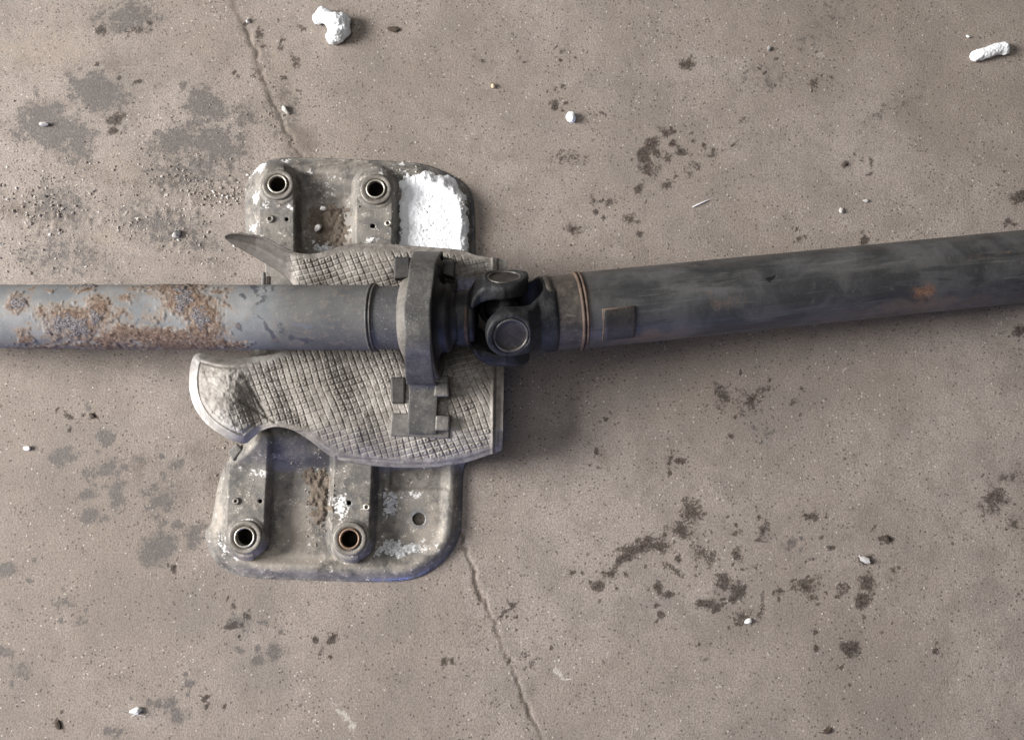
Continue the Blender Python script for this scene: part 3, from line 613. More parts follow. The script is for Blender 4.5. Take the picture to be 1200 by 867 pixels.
def emb(x, y, s):
    wx = 8 * (fbm(x / 60, y / 60, s=21, o=2) - 0.5); wy = 8 * (fbm(x / 60, y / 60, s=22, o=2) - 0.5)
    bx = x + wx + 0.0006 * (x - 400) ** 2 * 0; by = y + wy
    a1, a2 = math.radians(-21), math.radians(-19)
    u = (bx * math.cos(a1) - by * math.sin(a1) * -1) / 9.6
    u = (bx - 0.36 * by) / 8.0
    v = (by + 0.26 * bx) / 6.9
    du = np.abs(u - np.floor(u) - 0.5) * 2; dv = np.abs(v - np.floor(v) - 0.5) * 2
    jit = _h(np.floor(u).astype(np.int64), np.floor(v).astype(np.int64), np.zeros(u.shape, np.int64), 5)
    g = np.maximum(smooth(0.80, 0.95, du) * (0.55 + .45 * vnoise(x / 12, y / 12, s=51)), smooth(0.80, 0.95, dv) * (0.45 + .55 * vnoise(x / 12, y / 12, s=52)))
    r = np.hypot(du, dv)
    dim = np.exp(-((r - 0.56) / 0.13) ** 2)
    m = smooth(4, 9, -s)
    m = m * np.where(y < 345, smooth(322, 352, x), 1.0) * smooth(577, 573, x) * np.where((y > 500), smooth(8, 14, -s), 1) * np.where((x < 330) & (y > 400), smooth(262, 318, x + .35 * (y - 460)), 1)
    m = m * np.where(y < 300, smooth(291, 300, y), 1)
    fl = 0.35 + 0.65 * smooth(0.35, 0.6, fbm(x / 34, y / 34, s=29, o=2))
    return m, g, dim * (0.5 + jit), fl, jit
def zshield(x, y, s):
    z = shape_shield(x, y, s)
    m, g, dim, fl, jit = emb(x, y, s)
    z = z + m * (-1.6 * g * (0.35 + 0.65 * fl) + 0.6 * dim * fl + 0.5 * (jit - .5)) + 2.4 * (fbm(x / 26, y / 26, s=33) - 0.5) + 5 * (fbm(x / 55, y / 55, s=35, o=2) - 0.5)
    cr = np.where((x < 300) & (y > 400), 2.6 * (fbm(x / 7, y / 7, s=37) - 0.5) * smooth(9, 16, -s) * smooth(305, 280, x), 0)     # crumpled skin
    # long crease across the lobe
    d = segd(x, y, (282, 470), (322, 494)); d2 = segd(x, y, (290, 448), (312, 486)); d3 = segd(x, y, (395, 536), (470, 541))
    return z + cr - 2.2 * np.exp(-(d / 1.8) ** 2) - 1.8 * np.exp(-(d2 / 1.6) ** 2) - 1.3 * np.exp(-(d3 / 1.5) ** 2)
def ashield(x, y, s):
    return dict(bare=np.maximum(smooth(10.5, 9.5, -s) * smooth(250, 232, x) * (y > 405) * (.35 + .65 * smooth(.35, .6, fbm(x / 6, y / 6, s=39))), 0.5 * blobs(x, y, [(275, 500, 40, 14, 30, 1), (300, 420, 40, 4, 0, 1)])),
                dark=np.maximum(0.75 * smooth(352, 335, x) * (y < 345), blobs(x, y, [(466, 455, 12, 22, 0, .8), (462, 318, 10, 16, 0, .8), (380, 480, 60, 30, 0, .25), (480, 430, 60, 14, 0, .35), (545, 410, 40, 20, 0, .45)])))  # dark paints shade on the ear, slots and below the shaft, plus grime
shield = sheet('heat_shield', SH, zshield, 0.75, M['shield'], root, 0.0012, (), ashield)
tag(shield, 'dusty embossed aluminium heat shield with curled left ends')

# --- shaft axes
L0, L1 = P(-150, 370.2, 0.052), P(592, 373, 0.088)
J = L1
R1 = P(1330, 299, 0.036)
ldir = (L1 - L0) / np.linalg.norm(L1 - L0); rdir = (R1 - J) / np.linalg.norm(R1 - J)
def tmap(A, d, r):
    t = np.linspace(-0.2, 1.2, 6000); q, _ = proj(A + t[:, None] * d + np.array([0, 0, r]))
    return lambda px: np.interp(px, q, t)
lt = tmap(L0, ldir, 0.029); rt = tmap(J, rdir, 0.034)
mm = 0.001
# left tube, rust flakes modelled as relief
RUST = [(20, 355, 16, 14, 0, .75), (60, 340, 10, 5, 0, .5), (85, 378, 36, 24, 0, 1), (115, 365, 18, 22, 0, .9), (148, 350, 13, 9, 0, .55), (100, 338, 18, 6, 0, .6), (150, 392, 40, 12, 5, .9), (130, 396, 30, 10, 0, .9), (190, 395, 55, 13, 4, 1), (245, 402, 40, 8, 6, .9), (215, 350, 32, 22, 20, 1), (238, 372, 24, 24, 10, 1), (205, 338, 45, 8, 0, .8), (258, 340, 20, 6, 0, .6), (240, 390, 28, 14, 0, .9), (60, 404, 60, 5, 0, .55), (120, 405, 60, 5, 0, .7), (210, 406, 70, 5, 0, .9), (180, 372, 24, 14, 0, .4), (140, 372, 20, 14, 0, .45), (50, 365, 20, 16, 0, .4), (30, 398, 14, 7, 0, .8), (25, 388, 12, 6, 0, .6), (265, 355, 7, 25, 0, .45), (275, 404, 20, 6, 0, .7), (170, 336, 30, 5, 0, .55)]
SCAB = [(22, 355, 12, 9, 0, .8), (80, 382, 28, 15, 5, 1), (112, 372, 12, 10, 0, .8), (215, 352, 14, 12, 20, 1), (235, 370, 14, 12, 20, .95), (212, 338, 14, 6, 0, .8), (25, 402, 14, 3, 10, .8), (105, 336, 14, 3, 0, .7), (240, 388, 10, 6, 0, .6)]
SCUFF = [(287, 347, 7, 4, 50, .8), (300, 338, 4, 9, -20, .7), (305, 350, 6, 12, 30, .45), (280, 380, 4, 8, 0, .75), (322, 342, 3, 10, 0, .5), (315, 388, 4, 26, -38, .65), (342, 396, 7, 5, 20, .9), (360, 398, 18, 2.5, 3, .6), (330, 385, 4, 8, -20, .5), (312, 340, 3, 6, 30, .6), (375, 378, 18, 8, 0, .35)]
def lattr(px, py, T, TH):
    up = (np.cos(TH) > -0.2)
    return dict(rust=np.maximum(np.where(up, blobs(px, py, RUST), 0.3), 0.30 * smooth(.58, .8, fbm(T / .012, TH * 2.6, s=66)) * (px < 262)), scab=np.where(up, blobs(px, py, SCAB), 0), scuff=np.where(up, blobs(px, py, SCUFF), 0), sleeve=smooth(300, 345, px + 0.25 * (py - 370)))
def ldisp(px, py, T, TH):
    r = np.where(np.cos(TH) > -0.2, blobs(px, py, RUST), 0.2); s_ = np.where(np.cos(TH) > -0.2, blobs(px, py, SCAB), 0)
    a = T / .0035; b = TH * 8.5
    m = smooth(.28, .5, r + (fbm(a, b, s=61) - .5) * .9)
    return mm * (m * (0.9 * fbm(a * 1.3, b * 1.3, s=62, o=4) + 0.25) + smooth(.35, .5, s_ + (fbm(a, b, s=63) - .5) * .8) * 0.9 * fbm(a, b, s=64)) + mm * .25 * (fbm(T / .02, TH * 2, s=65) - .5)
ts = np.linspace(lt(-140), lt(432), 560)
pr = [(t, 29.5 * mm if t < lt(268) else 29.65 * mm) for t in ts]
ltube = lathe('front_tube', L0, ldir, pr, M['ltube'], root, 220, disp=ldisp, attrf=lattr)
tag(ltube, 'grey front tube flaked with orange rust')
b0 = lt(430)
lathe('seal_ring', L0, ldir, [(b0 + a * mm, r * mm) for a, r in [(-.4, 29), (-.4, 30.6), (.3, 31.4), (1.2, 31.4), (1.7, 30.6), (2.0, 29.6), (2.6, 29.6), (3.0, 30.6), (3.8, 31.0), (4.6, 30.4), (4.8, 28.5)]], M['strap'], ltube, 96)
hub_px = [438, 474]
lathe('bearing_sleeve', L0, ldir, [(t, 28.6 * mm) for t in np.linspace(lt(431), lt(487), 20)], M['hubdark'] if 'hubdark' in M else mat_plain('speckled_sleeve_steel', (0.052, 0.051, 0.054), (0.08, 0.077, 0.077), 60, 0.6, 0.0, (0.34, 0.33, 0.32)), root, 96)
# centre bearing: hub ring under the strap and black rubber boot on the joint side
c0 = lt(495)
bear = lathe('centre_bearing', L0, ldir, [(c0 + a * mm, r * mm) for a, r in [(-21.5, 27), (-21, 31), (-19.5, 34.5), (-16, 36.5), (-11, 38), (-8, 39), (-6, 55.5), (10, 56), (12, 55), (13, 53), (12.5, 48), (9, 44)]], M['hub'], root, 128)
lathe('rubber_boot', L0, ldir, [(c0 + a * mm, r * mm) for a, r in [(8, 54), (10, 48), (12.5, 43), (11, 38), (13, 33), (17, 30), (20, 31.5), (23, 30), (24, 25), (27, 22), (44, 21)]], M['rubber'], bear, 96)
lathe('stub_shaft', L0, ldir, [(lt(500), 20 * mm), (lt(546), 20 * mm), (lt(548), 23 * mm), (lt(552), 24 * mm), (lt(556), 24 * mm), (lt(557), 10 * mm)], M['yoke'], root, 72)
lathe('rust_ring', L0, ldir, [(lt(544), 19.8 * mm), (lt(545), 24.5 * mm), (lt(547), 25.3 * mm), (lt(549), 24.8 * mm), (lt(550), 20 * mm)], M['weld'], root, 72)

# --- strap over the bearing
ax = L0 + ldir * c0
Y0, Z0 = ax[1], ax[2] - 0.001
RS = 0.0595
path = []
yf = P(490, 509, 0.064)[1]
path += [(yf, .0635, 0), (yf + .0015, .0645, 0), (yf + .004, .0648, 0)]
path += [(Y0 - RS - .006, .0660, 0), (Y0 - RS - .001, .0675, 0), (Y0 - RS + .0005, .071, 0)]
NS = 40
for i in range(NS + 1):
    a = math.pi * i / NS
    rr = RS + (0.0018 * math.cos(6 * a) if 0 < i < NS else 0)
    path.append((Y0 - rr * math.cos(a), Z0 + rr * math.sin(a), 1))
path += [(Y0 + RS, .062, 1), (Y0 + RS - .001, .052, 1)]
XL, XR = P(478.5, 480, .065)[0], P(511.5, 480, .065)[0]
def strapx(k, y, z):
    wv = 0.0012 * math.sin(y * 140)
    ex = -0.0045 * float(smooth(0.075, 0.145, np.array(z))); wv += 0.0
    sh = 0.085 * max(0.0, y - Y0)
    return XL - ex + wv * .4 + sh, XR + .0006 + wv * .3 + sh
V = []; F = []
NW = 10
pts = []
for (y0, z0, k0), (y1, z1, k1) in zip(path[:-1], path[1:]):
    n = max(1, int(math.hypot(y1 - y0, z1 - z0) / .003))
    for i in range(n): f = i / n; pts.append((y0 + f * (y1 - y0), z0 + f * (z1 - z0), k0))
pts.append(path[-1])
for y, z, k in pts:
    a, b = strapx(k, y, z)
    for j in range(NW + 1):
        f = j / NW
        V.append((a + (b - a) * f, y, z + 0.0004 * (float(vnoise(f * 4, y * 160, s=77)) - .5)))
for i in range(len(pts) - 1):
    for j in range(NW): F.append([i * (NW + 1) + j, i * (NW + 1) + j + 1, (i + 1) * (NW + 1) + j + 1, (i + 1) * (NW + 1) + j])
strap = mesh('bearing_strap', V, np.array(F), M['strap'], root)
mod(strap, 'SOLIDIFY', thickness=0.0028, offset=-1); mod(strap, 'BEVEL', width=0.0007, segments=2, angle_limit=1.0)
tag(strap, 'worn grey steel strap clamping the centre bearing')
boxpoly('clamp_plate', [(459, 484), (528, 486), (527, 514), (457, 511)], 55.5, 60, M['tabm'], strap)
boxpoly('clamp_tab', [(511, 487), (528, 488), (527, 505), (510, 505)], 59.9, 66, M['tabm'], strap)
boxpoly('clamp_tab', [(513, 443), (527, 443), (528, 467), (510, 467)], 50, 69, M['tabm'], strap)
boxpoly('clamp_tab', [(459, 443), (476, 443), (476, 474), (460, 474)], 50, 59, M['darktab'], strap)  # dark block standing in for the shade in a slot
boxpoly('clamp_tab', [(521, 306), (534, 309), (533, 330), (520, 326)], 56, 74, M['tabm'], strap)
boxpoly('clamp_tab', [(463, 304), (482, 304), (482, 328), (463, 330)], 58, 68, M['darktab'], strap)  # dark block in place of the shaded upper slot
boxpoly('clamp_tab', [(520, 331), (537, 334), (535, 345), (522, 345)], 48, 60, M['darktab'], strap)

# --- universal joint
ta = np.array([0, 0.827, 0.562]); tb = np.array([0, -0.562, 0.827])
def ortho(d):
    d = d / np.linalg.norm(d); b = tb - d * (tb @ d); b /= np.linalg.norm(b); a = np.cross(b, d); a /= np.linalg.norm(a)
    if a @ ta < 0: a = -a
    return d, a, b
def smin(a, b, k):
    h = np.clip(0.5 + 0.5 * (b - a) / k, 0, 1); return b + (a - b) * h - k * h * (1 - h)
def smax(a, b, k): return -smin(-a, -b, k)
def yoke(name, dirv, ear_is_b, label, base_r, base0, base1):
    """fork: local x runs from the cross towards its shaft, y across, z along the trunnion (mm)"""
    d, a, b = ortho(dirv); zz = b if ear_is_b else a; yy = np.cross(zz, d)
    h = 1.0
    gx = np.arange(-27, base1 + 4, h); gy = np.arange(-42, 43, h); gz = np.arange(-47, 48, h)
    x, y, z = np.meshgrid(gx, gy, gz, indexing='ij')
    az = np.abs(z)
    ear = np.maximum(np.hypot(x, y) - 21.5, np.abs(az - 33.5) - 8.5)
    rr = np.hypot(y, z)
    wd = np.interp(x, [0, 20, base0], [20.5, 20.5, 29])
    arm = np.maximum(np.maximum(np.abs(y) - wd, np.maximum(-x, x - base1)), np.abs(az - np.interp(x, [0, base0], [33.5, 27])) - np.interp(x, [0, base0], [8.2, 9]))
    base = np.maximum(rr - base_r, np.maximum(base0 - x, x - base1))
    f = smin(smin(ear, arm, 5), base, 9)
    f = smax(f, rr - np.interp(x, [2, 16, base0 - 7, base0 - 1], [43.5, 42.5, max(36, base_r + 1.5) - 1, base_r + 1.5]), 4)
    inner = np.maximum(np.hypot(np.maximum(x - 6, 0) * 1.0, z) - 25, 0 * x - 100)      # gap between the arms
    f = smax(f, -(np.where(x > 6, inner, az - 25)), 4)
    bore = np.maximum(np.hypot(x, y) - 15.6, 22 - az)
    f = smax(f, -bore, 1.6)
    f = f + 0.5 * (fbm(x / 5, y / 5, z / 5, o=2, s=81) - 0.5)
    V, Q = surf_nets(f, np.array([gx[0], gy[0], gz[0]]), h)
    W = J + mm * (V[:, :1] * d + V[:, 1:2] * yy + V[:, 2:] * zz)
    o = mesh(name, W, Q, M['yoke'], root)
    mod(o, 'SMOOTH', factor=0.5, iterations=4)
    tag(o, label)
    for s in (1, -1):
        A = J + s * zz * 0.026
        lathe('bearing_cap', A, zz * s + 1e-6, [(0, 15.4 * mm), (12.6 * mm, 15.4 * mm), (13.2 * mm, 14.4 * mm), (12.7 * mm, 12.5 * mm), (12.5 * mm, 9 * mm), (12.3 * mm, 4 * mm), (12.2 * mm, 0.05 * mm)], M['cap'], o, 48)
        lathe('snap_ring', A, zz * s + 1e-6, [(13.1 * mm, 15.7 * mm), (14.1 * mm, 15.6 * mm), (14.4 * mm, 14.9 * mm), (14.1 * mm, 13.6 * mm), (13.0 * mm, 13.3 * mm)], M['clip'], o, 48)
    return zz
yoke('front_yoke', -ldir, False, 'black fork yoke on the bearing side', 24, 33, 42)
yoke('rear_yoke', rdir, True, 'black fork yoke on the rear tube', 34, 34, 42)
d_, a_, b_ = ortho(rdir)
cr = lathe('cross', J - a_ * .027, a_, [(0, 0.05 * mm), (0, 9 * mm), (.012, 9 * mm), (.015, 13 * mm), (.039, 13 * mm), (.042, 9 * mm), (.054, 9 * mm), (.054, 0.05 * mm)], M['yoke'], root, 32)
lathe('cross_pin', J - b_ * .027, b_, [(0, 0.05 * mm), (0, 9 * mm), (.054, 9 * mm), (.054, 0.05 * mm)], M['yoke'], cr, 32)

# --- rear tube
q = lambda px: float(rt(px))
col = lathe('tube_collar', J, rdir, [(q(640), 20 * mm), (q(640), 34.2 * mm), (q(642), 35 * mm), (q(646), 35 * mm), (q(647), 34.2 * mm)] + [(t, 33.8 * mm) for t in np.linspace(q(648), q(680), 14)], M['collar'], root, 96)
wb = q(677)
def wd(px, py, T, TH): return mm * 0.5 * (fbm(T / .004, TH * 9, s=91) - .5)
wprof = []
for off in (0, 3.4):
    wprof += [(wb + (off + 2.0 * (1 - math.cos(a)) * .85) * mm, (33.4 + 2.7 * math.sin(a)) * mm) for a in np.linspace(0, math.pi, 8)]
rtube_prof = [(t, 34.6 * mm) for t in np.linspace(wb + 6.5 * mm, q(1320), 420)]
def rattr(px, py, T, TH):
    up = np.cos(TH) > -.2
    B = lambda L: np.where(up, blobs(px, py, L), 0)
    return dict(dust=np.maximum(B([(1080, 295, 60, 16, -5, 1), (930, 310, 40, 26, -15, .85), (760, 325, 60, 16, -5, .7), (1160, 285, 60, 12, -5, .7), (830, 345, 60, 24, 0, .45), (890, 330, 20, 30, 10, .6), (720, 320, 14, 10, 0, .5), (1010, 300, 60, 12, -5, .6), (840, 375, 60, 10, -5, .4)]), 0.15 * np.cos(TH)),
                rust=B([(1083, 342, 20, 15, 0, 1), (830, 343, 6, 7, 0, .6), (868, 352, 10, 12, 0, .5), (1180, 296, 10, 3, 0, .5), (1140, 350, 24, 5, -5, .5), (690, 365, 3, 45, 0, .5)]),
                brown=B([(1080, 358, 120, 12, -6, .7), (760, 395, 80, 12, -5, .7), (690, 370, 8, 50, 0, .8), (850, 355, 40, 16, 0, .55), (1000, 375, 80, 8, -6, .6), (1150, 300, 60, 10, -5, .4)]),
                scuff=B([(905, 327, 12, 1.8, -30, 1), (1000, 375, 70, 3, -6, .4)]))
rtube = lathe('rear_tube', J, rdir, rtube_prof, M['rtube'], root, 160, attrf=rattr, disp=lambda px, py, T, TH: mm * .3 * (fbm(T / .03, TH * 2.5, s=95) - .5))
tag(rtube, 'black rear tube with grey dust and a rust spot')
lathe('weld_bead', J, rdir, wprof, M['weld'], rtube, 120, disp=wd)
lathe('balance_weight', J, rdir, [(q(702), 34.4 * mm), (q(702), 35.4 * mm), (q(703), 35.8 * mm)] + [(t, 35.9 * mm) for t in np.linspace(q(706), q(736), 8)] + [(q(739), 35.8 * mm), (q(740), 35.3 * mm), (q(740), 34.4 * mm)], mat_plain('dirty_balance_weight', (0.022, 0.020, 0.019), (0.046, 0.039, 0.033), 60, 0.5, 0.0), rtube, 40, arc=(math.radians(14), math.radians(64)))
lathe('weight_edge', J, rdir, [(q(700.5), 34.5 * mm), (q(701), 35.6 * mm), (q(702), 35.4 * mm)], M['weld'], rtube, 40, arc=(math.radians(12), math.radians(66)))
lathe('weight_edge', J, rdir, [(q(700.5), 34.5 * mm), (q(702), 35.7 * mm), (q(738), 35.6 * mm), (q(740), 34.5 * mm)], M['weld'], rtube, 4, arc=(math.radians(12), math.radians(14.1)))

# ------------------------------------------------------------------ snow and dirt lying on the bracket
def patch(name, outline, hgt, mat, label, cat, rag=3.0, seed=1, rough=1.0, kind=None):
    def zf(x, y, s):
        e = smooth(0, 15, -s)
        return zplate(x, y) - 0.4 + e * hgt * (0.85 + 0.3 * fbm(x / 16, y / 16, s=seed)) + smooth(0, 3, -s) * rough * 1.7 * (fbm(x / 3.0, y / 3.0, s=seed + 3, o=2) - 0.4)
    o = sheet(name, chaikin(outline, 1), zf, 0.9, mat, None, 0, (), None, ragged=rag)
    return tag(o, label, cat, kind=kind)
SNOWP = chaikin([(466, 214), (468, 206), (480, 203), (500, 199), (522, 203), (537, 212), (547, 228), (552, 250), (551, 275), (549, 306), (466, 306), (466, 260)], 1)
patch('snow_patch', [(466, 214), (468, 206), (480, 203), (500, 199), (522, 203), (537, 212), (547, 228), (552, 250), (551, 275), (549, 306), (466, 306), (466, 260)], 6.0, M['snow'], 'large white granular snow patch on the bracket above the heat shield', 'snow', 5.5, 101, 0.75)
patch('snow_patch', [(432, 655), (437, 640), (452, 628), (463, 625), (470, 633), (488, 632), (498, 640), (494, 650), (480, 654), (470, 660), (456, 652), (440, 657)], 1.3, M['slush'], 'small slushy snow patch below the plain round hole of the lower flange', 'snow', 4.5, 111, 1.0)
patch('snow_patch', [(446, 575), (462, 573), (470, 580), (466, 600), (456, 606), (446, 598)], 0.8, M['slush'], 'thin grey snow smear beside the rivet on the lower flange', 'snow', 4.5, 121, 0.8)
patch('snow_patch', [(362, 282), (370, 277), (382, 280), (398, 288), (392, 300), (376, 302), (364, 294)], 2.0, M['slush'], 'small white snow patch in the corner between the two upper bush arms', 'snow', 3.5, 131, 1.2)
patch('dirt_patch', [(352, 556), (368, 546), (388, 552), (390, 590), (386, 612), (372, 618), (364, 600), (358, 580)], 2.4, M['dirt'], 'brown packed dirt between the two lower bush arms', 'dirt', 13, 141, 1.6)
patch('dirt_patch', [(362, 245), (380, 240), (410, 242), (410, 296), (366, 296), (360, 270)], 1.6, M['dirt'], 'brown gritty dirt between the two upper bush arms', 'dirt', 13, 151, 1.6)

# ------------------------------------------------------------------ lumps, chips and stones on the floor
def lump(name, px, py, r, mat, label, cat, parts, group=None, seed=0, h=None, base=0.0, rough=0.12):
    """rounded irregular lump: union of blobs in mm around a floor point"""
    pa = np.array(parts, float); hh = h or max(0.5, r / 14)
    lo = (pa[:, :3] - pa[:, 3:4]).min(0) - 3 * hh; hi = (pa[:, :3] + pa[:, 3:4]).max(0) + 3 * hh
    ax_ = [np.arange(lo[i], hi[i], hh) for i in range(3)]
    x, y, z = np.meshgrid(*ax_, indexing='ij')
    f = None
    for cx, cy, cz, rr in pa:
        g = np.sqrt((x - cx) ** 2 + (y - cy) ** 2 + (z - cz) ** 2) - rr
        f = g if f is None else smin(f, g, rr * 0.35)
    mr = pa[:, 3].mean()
    f = f + mr * rough * 4 * (fbm(x / mr * 1.5, y / mr * 1.5, z / mr * 1.5, o=5, s=seed) - 0.5) + 0.9 * (fbm(x / 1.8, y / 1.8, z / 1.8, o=2, s=seed + 1) - 0.5)
    f = np.maximum(f, -(z - 0.1))
    V, Q = surf_nets(f, lo, hh)
    A = P(px, py, base)
    o = mesh(name, V * mm, Q, mat)
    o.location = A
    mod(o, 'SMOOTH', factor=0.4, iterations=1)
    return tag(o, label, cat, group)
lump('snow_lump', 390, 35, 18, M['snow'], 'largest white snow lump lying on the floor near the top edge', 'snow',
     [(-9, 13, 6, 8), (-15, 9, 5, 6), (-4, 10, 6, 7), (6, 2, 8, 11), (12, 6, 6, 8), (6, -9, 7, 9), (1, -11, 5, 7), (12, -4, 6, 8)], seed=201, h=0.5, rough=0.12)
lump('snow_stick', 1157, 63, 10, M['snow'], 'white oblong snow piece at the upper right of the floor', 'snow',
     [(-15, -5, 4, 5.5), (-10, -3.5, 4.5, 6), (-5, -2, 4.5, 6), (0, -0.5, 4.5, 6), (5, 1.5, 4.5, 6), (10, 3, 4.5, 6), (15, 4.5, 4, 6), (16, 1.5, 4, 5)], seed=202, h=0.5, rough=0.11)
lump('snow_lump', 669, 139, 5, M['snow'], 'pea-sized white snow lump on the floor above the joint', 'snow',
     [(0, 2, 3, 4), (0.5, -1.5, 3, 4.2), (-1, 0, 3, 4)], seed=203, h=0.35)
def stone(name, px, py, r, mat, label, cat, seed, el=1.3, group=None, flat=0.7, base=0.0):
    c = random.Random(seed * 13 + 5); bm = bmesh.new()
    an = c.uniform(0, 6.28); ca, sa = math.cos(an), math.sin(an)
    for _ in range(22):
        v = Vector((c.gauss(0, 1), c.gauss(0, 1), c.gauss(0, 1))).normalized() * c.uniform(.75, 1.1)
        x, y, z = v.x * r * el, v.y * r * .8, v.z * r * flat
        bm.verts.new((mm * (x * ca - y * sa), mm * (x * sa + y * ca), mm * (z + r * flat * .8)))
    h_ = bmesh.ops.convex_hull(bm, input=bm.verts)
    bmesh.ops.delete(bm, geom=[g for g in h_['geom_interior'] if isinstance(g, bmesh.types.BMVert)], context='VERTS')
    bmesh.ops.bevel(bm, geom=bm.edges[:], offset=r * .12 * mm, segments=1, affect='EDGES')
    me = bpy.data.meshes.new(name); bm.to_mesh(me); bm.free()
    o = link(name, me, mat); o.location = P(px, py, base)
    return tag(o, label, cat, group)
stone('pebble', 208, 275, 5.2, M['stone'], 'pale grey pebble left of the curled heat shield ear', 'pebble', 1)
stone('white_chip', 161, 831, 5, M['whitestone'], 'bright white chip near the lower left corner', 'chip', 2, 1.4)
stone('pebble', 1012, 655, 5.2, M['stone'], 'whitish pebble among oil spots at the lower right', 'pebble', 3, 1.4)
stone('white_chip', 877, 727, 3.4, M['whitestone'], 'small white chip beside the lower oil stains', 'chip', 4, 1.5)
stone('tan_chip', 578, 102, 3.4, M['tanchip'], 'small tan chip on the floor between the two white lumps', 'chip', 5, 1.0)
stone('pebble', 53, 147, 4.2, M['stone'], 'pale pebble on the grey patch at the upper left', 'pebble', 6, 1.5)
stone('pebble', 335, 130, 4.2, M['stone'], 'pale pebble beside the crack above the bracket', 'pebble', 7, 1.5)
stone('pebble', 985, 247, 3.2, M['stone'], 'small grey pebble above the rear tube', 'pebble', 8)
stone('pebble', 1014, 236, 2.6, M['stone'], 'tiny grey pebble up and right of the one above the rear tube', 'pebble', 9)
stone('pebble', 900, 58, 3.2, M['stone'], 'small bluish pebble near the top, between oil spot and snow stick', 'pebble', 10)
stone('white_chip', 1134, 44, 2.2, M['whitestone'], 'white crumb just above the snow stick', 'chip', 11)
stone('white_chip', 33, 525, 3.4, M['whitestone'], 'white chip at the left edge below the front tube', 'chip', 12, 1.4)
stone('white_chip', 291, 26, 3.0, M['whitestone'], 'white chip on the crack near the top edge', 'chip', 13)
stone('white_chip', 300, 269, 2.0, M['whitestone'], 'white crumb beside the left edge of the upper flange', 'chip', 14, base=0.0)
stone('pebble', 379, 245, 3.2, M['stone'], 'round pale pebble on the dirt between the upper bush arms', 'pebble', 15, base=0.0085)
stone('pebble', 373, 268, 4.6, M['stone'], 'larger whitish pebble on the dirt between the upper bush arms', 'pebble', 16, 1.5, base=0.008)
stone('dark_chip', 462, 35, 4.2, M['chip'], 'dark brown elongated chip right of the largest snow lump', 'chip', 17, 2.2, flat=.4)
stone('dark_chip', 969, 857, 4.4, M['chip'], 'dark leaf-like flake at the bottom edge', 'chip', 18, 1.6, flat=.3)
stone('dark_chip', 1038, 631, 3.6, M['chip'], 'dark brown round chip right of the oil stains', 'chip', 19, 1.2, flat=.5)
stone('dark_chip', 68, 849, 3.6, M['chip'], 'dark narrow chip at the lower left edge', 'chip', 20, 1.8, flat=.4)
stone('dark_chip', 108, 487, 2.8, M['chip'], 'dark brown chip on the floor below the front tube', 'chip', 21, 1.4, flat=.5)
stone('dark_chip', 990, 193, 2.8, M['chip'], 'small black round chip above the rear tube', 'chip', 22, 1.0, flat=.5)
# straw-like splinter
def splinter():
    a, b = P(811, 243, .0009), P(833, 233, .0012)
    o = lathe('splinter', a, b - a, [(0, .05 * mm), (.001, .55 * mm), (.006, .8 * mm), (.013, .7 * mm), (np.linalg.norm(b - a), .1 * mm)], M['whitestone'], None, 8)
    tag(o, 'thin pale splinter lying on the floor above the rear tube', 'splinter')
splinter()

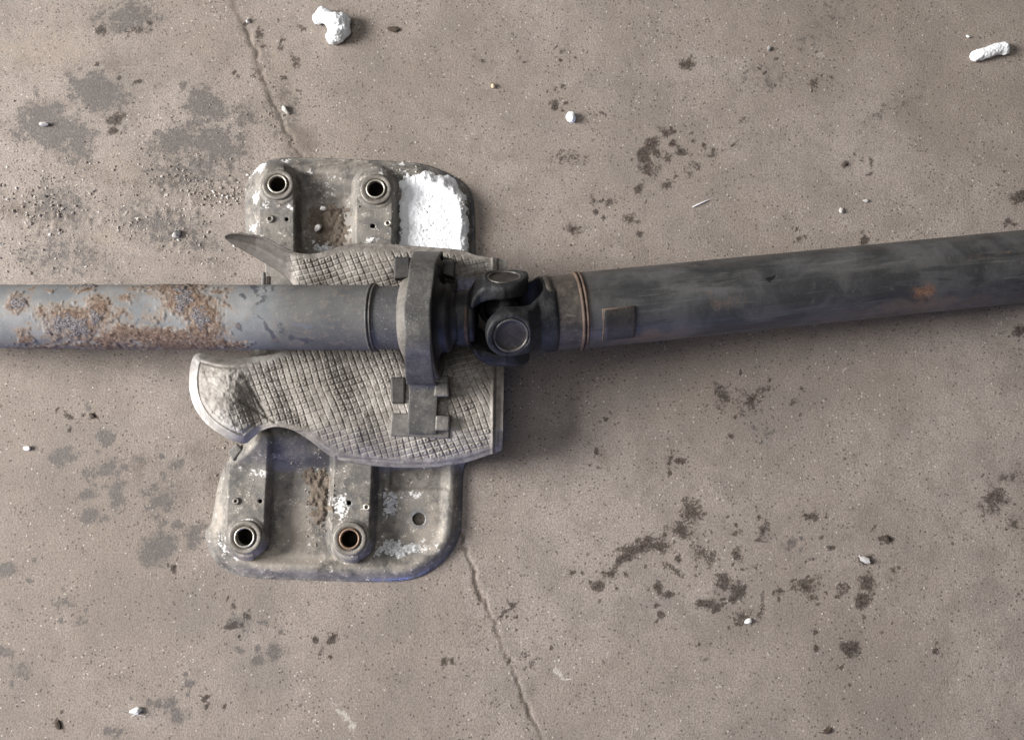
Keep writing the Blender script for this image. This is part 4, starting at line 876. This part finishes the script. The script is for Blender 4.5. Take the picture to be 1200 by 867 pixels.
# loose grit: uncountable crumbs
def grit():
    bm = bmesh.new(); bmesh.ops.create_icosphere(bm, subdivisions=1, radius=1)
    bv = np.array([v.co[:] for v in bm.verts]); bf = np.array([[v.index for v in f.verts] for f in bm.faces]); bm.free()
    pts = []
    def cl(x, y, rx, ry, n, r0, r1, wt): 
        for _ in range(n): pts.append((RNG.normal(x, rx), RNG.normal(y, ry), r0 * .75 + (r1 - r0 * .75) * RNG.random() ** 2.6, wt))
    cl(20, 238, 22, 14, 90, .5, 2.0, .55); cl(62, 248, 20, 14, 80, .5, 2.1, .55); cl(78, 226, 30, 5, 40, .5, 1.8, .4)
    cl(250, 230, 32, 7, 130, .5, 1.9, .55); cl(222, 215, 40, 18, 170, .4, 1.4, .35); cl(208, 250, 10, 12, 26, .8, 2.2, .85)
    cl(160, 262, 22, 6, 50, .5, 1.5, .6); cl(40, 290, 40, 22, 130, .4, 1.4, .5); cl(150, 240, 60, 40, 250, .35, 1.1, .5)
    cl(235, 275, 30, 16, 60, .4, 1.5, .6); cl(190, 280, 60, 20, 110, .35, 1.1, .4); cl(215, 160, 40, 26, 130, .35, 1.1, .3)
    cl(320, 130, 14, 50, 70, .35, 1.1, .3); cl(60, 205, 50, 10, 90, .4, 1.4, .5); cl(265, 550, 20, 40, 70, .35, 1.2, .5)
    cl(180, 560, 60, 40, 120, .3, .9, .3); cl(555, 640, 12, 30, 40, .3, 1.1, .4); cl(600, 760, 30, 60, 60, .3, .9, .5)
    cl(600, 560, 30, 30, 30, .3, .8, .6)
    for _ in range(2300): pts.append((RNG.uniform(-20, 1220), RNG.uniform(-20, 890), RNG.uniform(.22, .55) + (RNG.random() < .06) * RNG.uniform(.2, .8), .5))
    def build(name, A, zf, label):
        V = []; F = []; T = []
        G = P(A[:, 0], A[:, 1], zf(A[:, 0], A[:, 1]) * .001)
        for k in range(len(A)):
            r = A[k, 2] * mm
            s = RNG.uniform(.6, 1.4, 3) * r; s[2] *= .75
            v = bv * (1 + RNG.uniform(-.35, .35, (len(bv), 1))) * s
            an = RNG.uniform(0, 6.28); c_, s_ = math.cos(an), math.sin(an)
            v = np.stack([v[:, 0] * c_ - v[:, 1] * s_, v[:, 0] * s_ + v[:, 1] * c_, v[:, 2]], 1)
            v = v + G[k] + np.array([0, 0, r * .22])
            F.append(bf + len(bv) * k); V.append(v)
            T.append(np.full(len(bv), np.clip(RNG.normal(A[k, 3], .25), 0, 1)))
        o = mesh(name, np.vstack(V), np.vstack(F), M['grit'], attrs=dict(tone=np.concatenate(T)), smooth_=False)
        tag(o, label, 'grit', kind='stuff')
    A = np.array(pts); d, _, _, ins = polydist(BR, A[:, 0], A[:, 1])
    build('grit', A[~ins], lambda x, y: 0 * x, 'loose pale and brown grit scattered over the concrete floor')
    pts.clear()
    cl(385, 265, 16, 18, 160, .4, 1.5, .25); cl(374, 585, 10, 24, 170, .4, 1.4, .3); cl(420, 208, 50, 12, 40, .3, .9, .6)
    cl(345, 600, 40, 40, 60, .25, .8, .4); cl(478, 642, 20, 11, 40, .3, .8, .8); cl(460, 590, 10, 12, 20, .3, .7, .8); cl(375, 288, 12, 8, 40, .4, 1.3, .85)
    cl(300, 560, 16, 12, 30, .3, .9, .6); cl(470, 203, 14, 5, 50, .4, 1.2, 1.0); cl(312, 235, 16, 20, 25, .3, .8, .6); cl(508, 250, 22, 28, 420, .3, .9, 1.0)
    A = np.array(pts); d, _, _, ins = polydist(BR, A[:, 0], A[:, 1])
    ok = ins & (d > 4)
    for hx, hy, hr in HOLES: ok &= np.hypot(A[:, 0] - hx, A[:, 1] - hy) > hr + (9 if hr > 9 else 1)
    dm, _, _, si = polydist(SNOWP, A[:, 0], A[:, 1])
    A = A[ok]; si = si[ok]; dm = dm[ok]
    build('bracket_grit', A, lambda x, y: zplate(x, y) + np.where(si, 5.6 * smooth(2, 10, dm), 0), 'dirt crumbs and white snow grains on the bracket flanges')
grit()
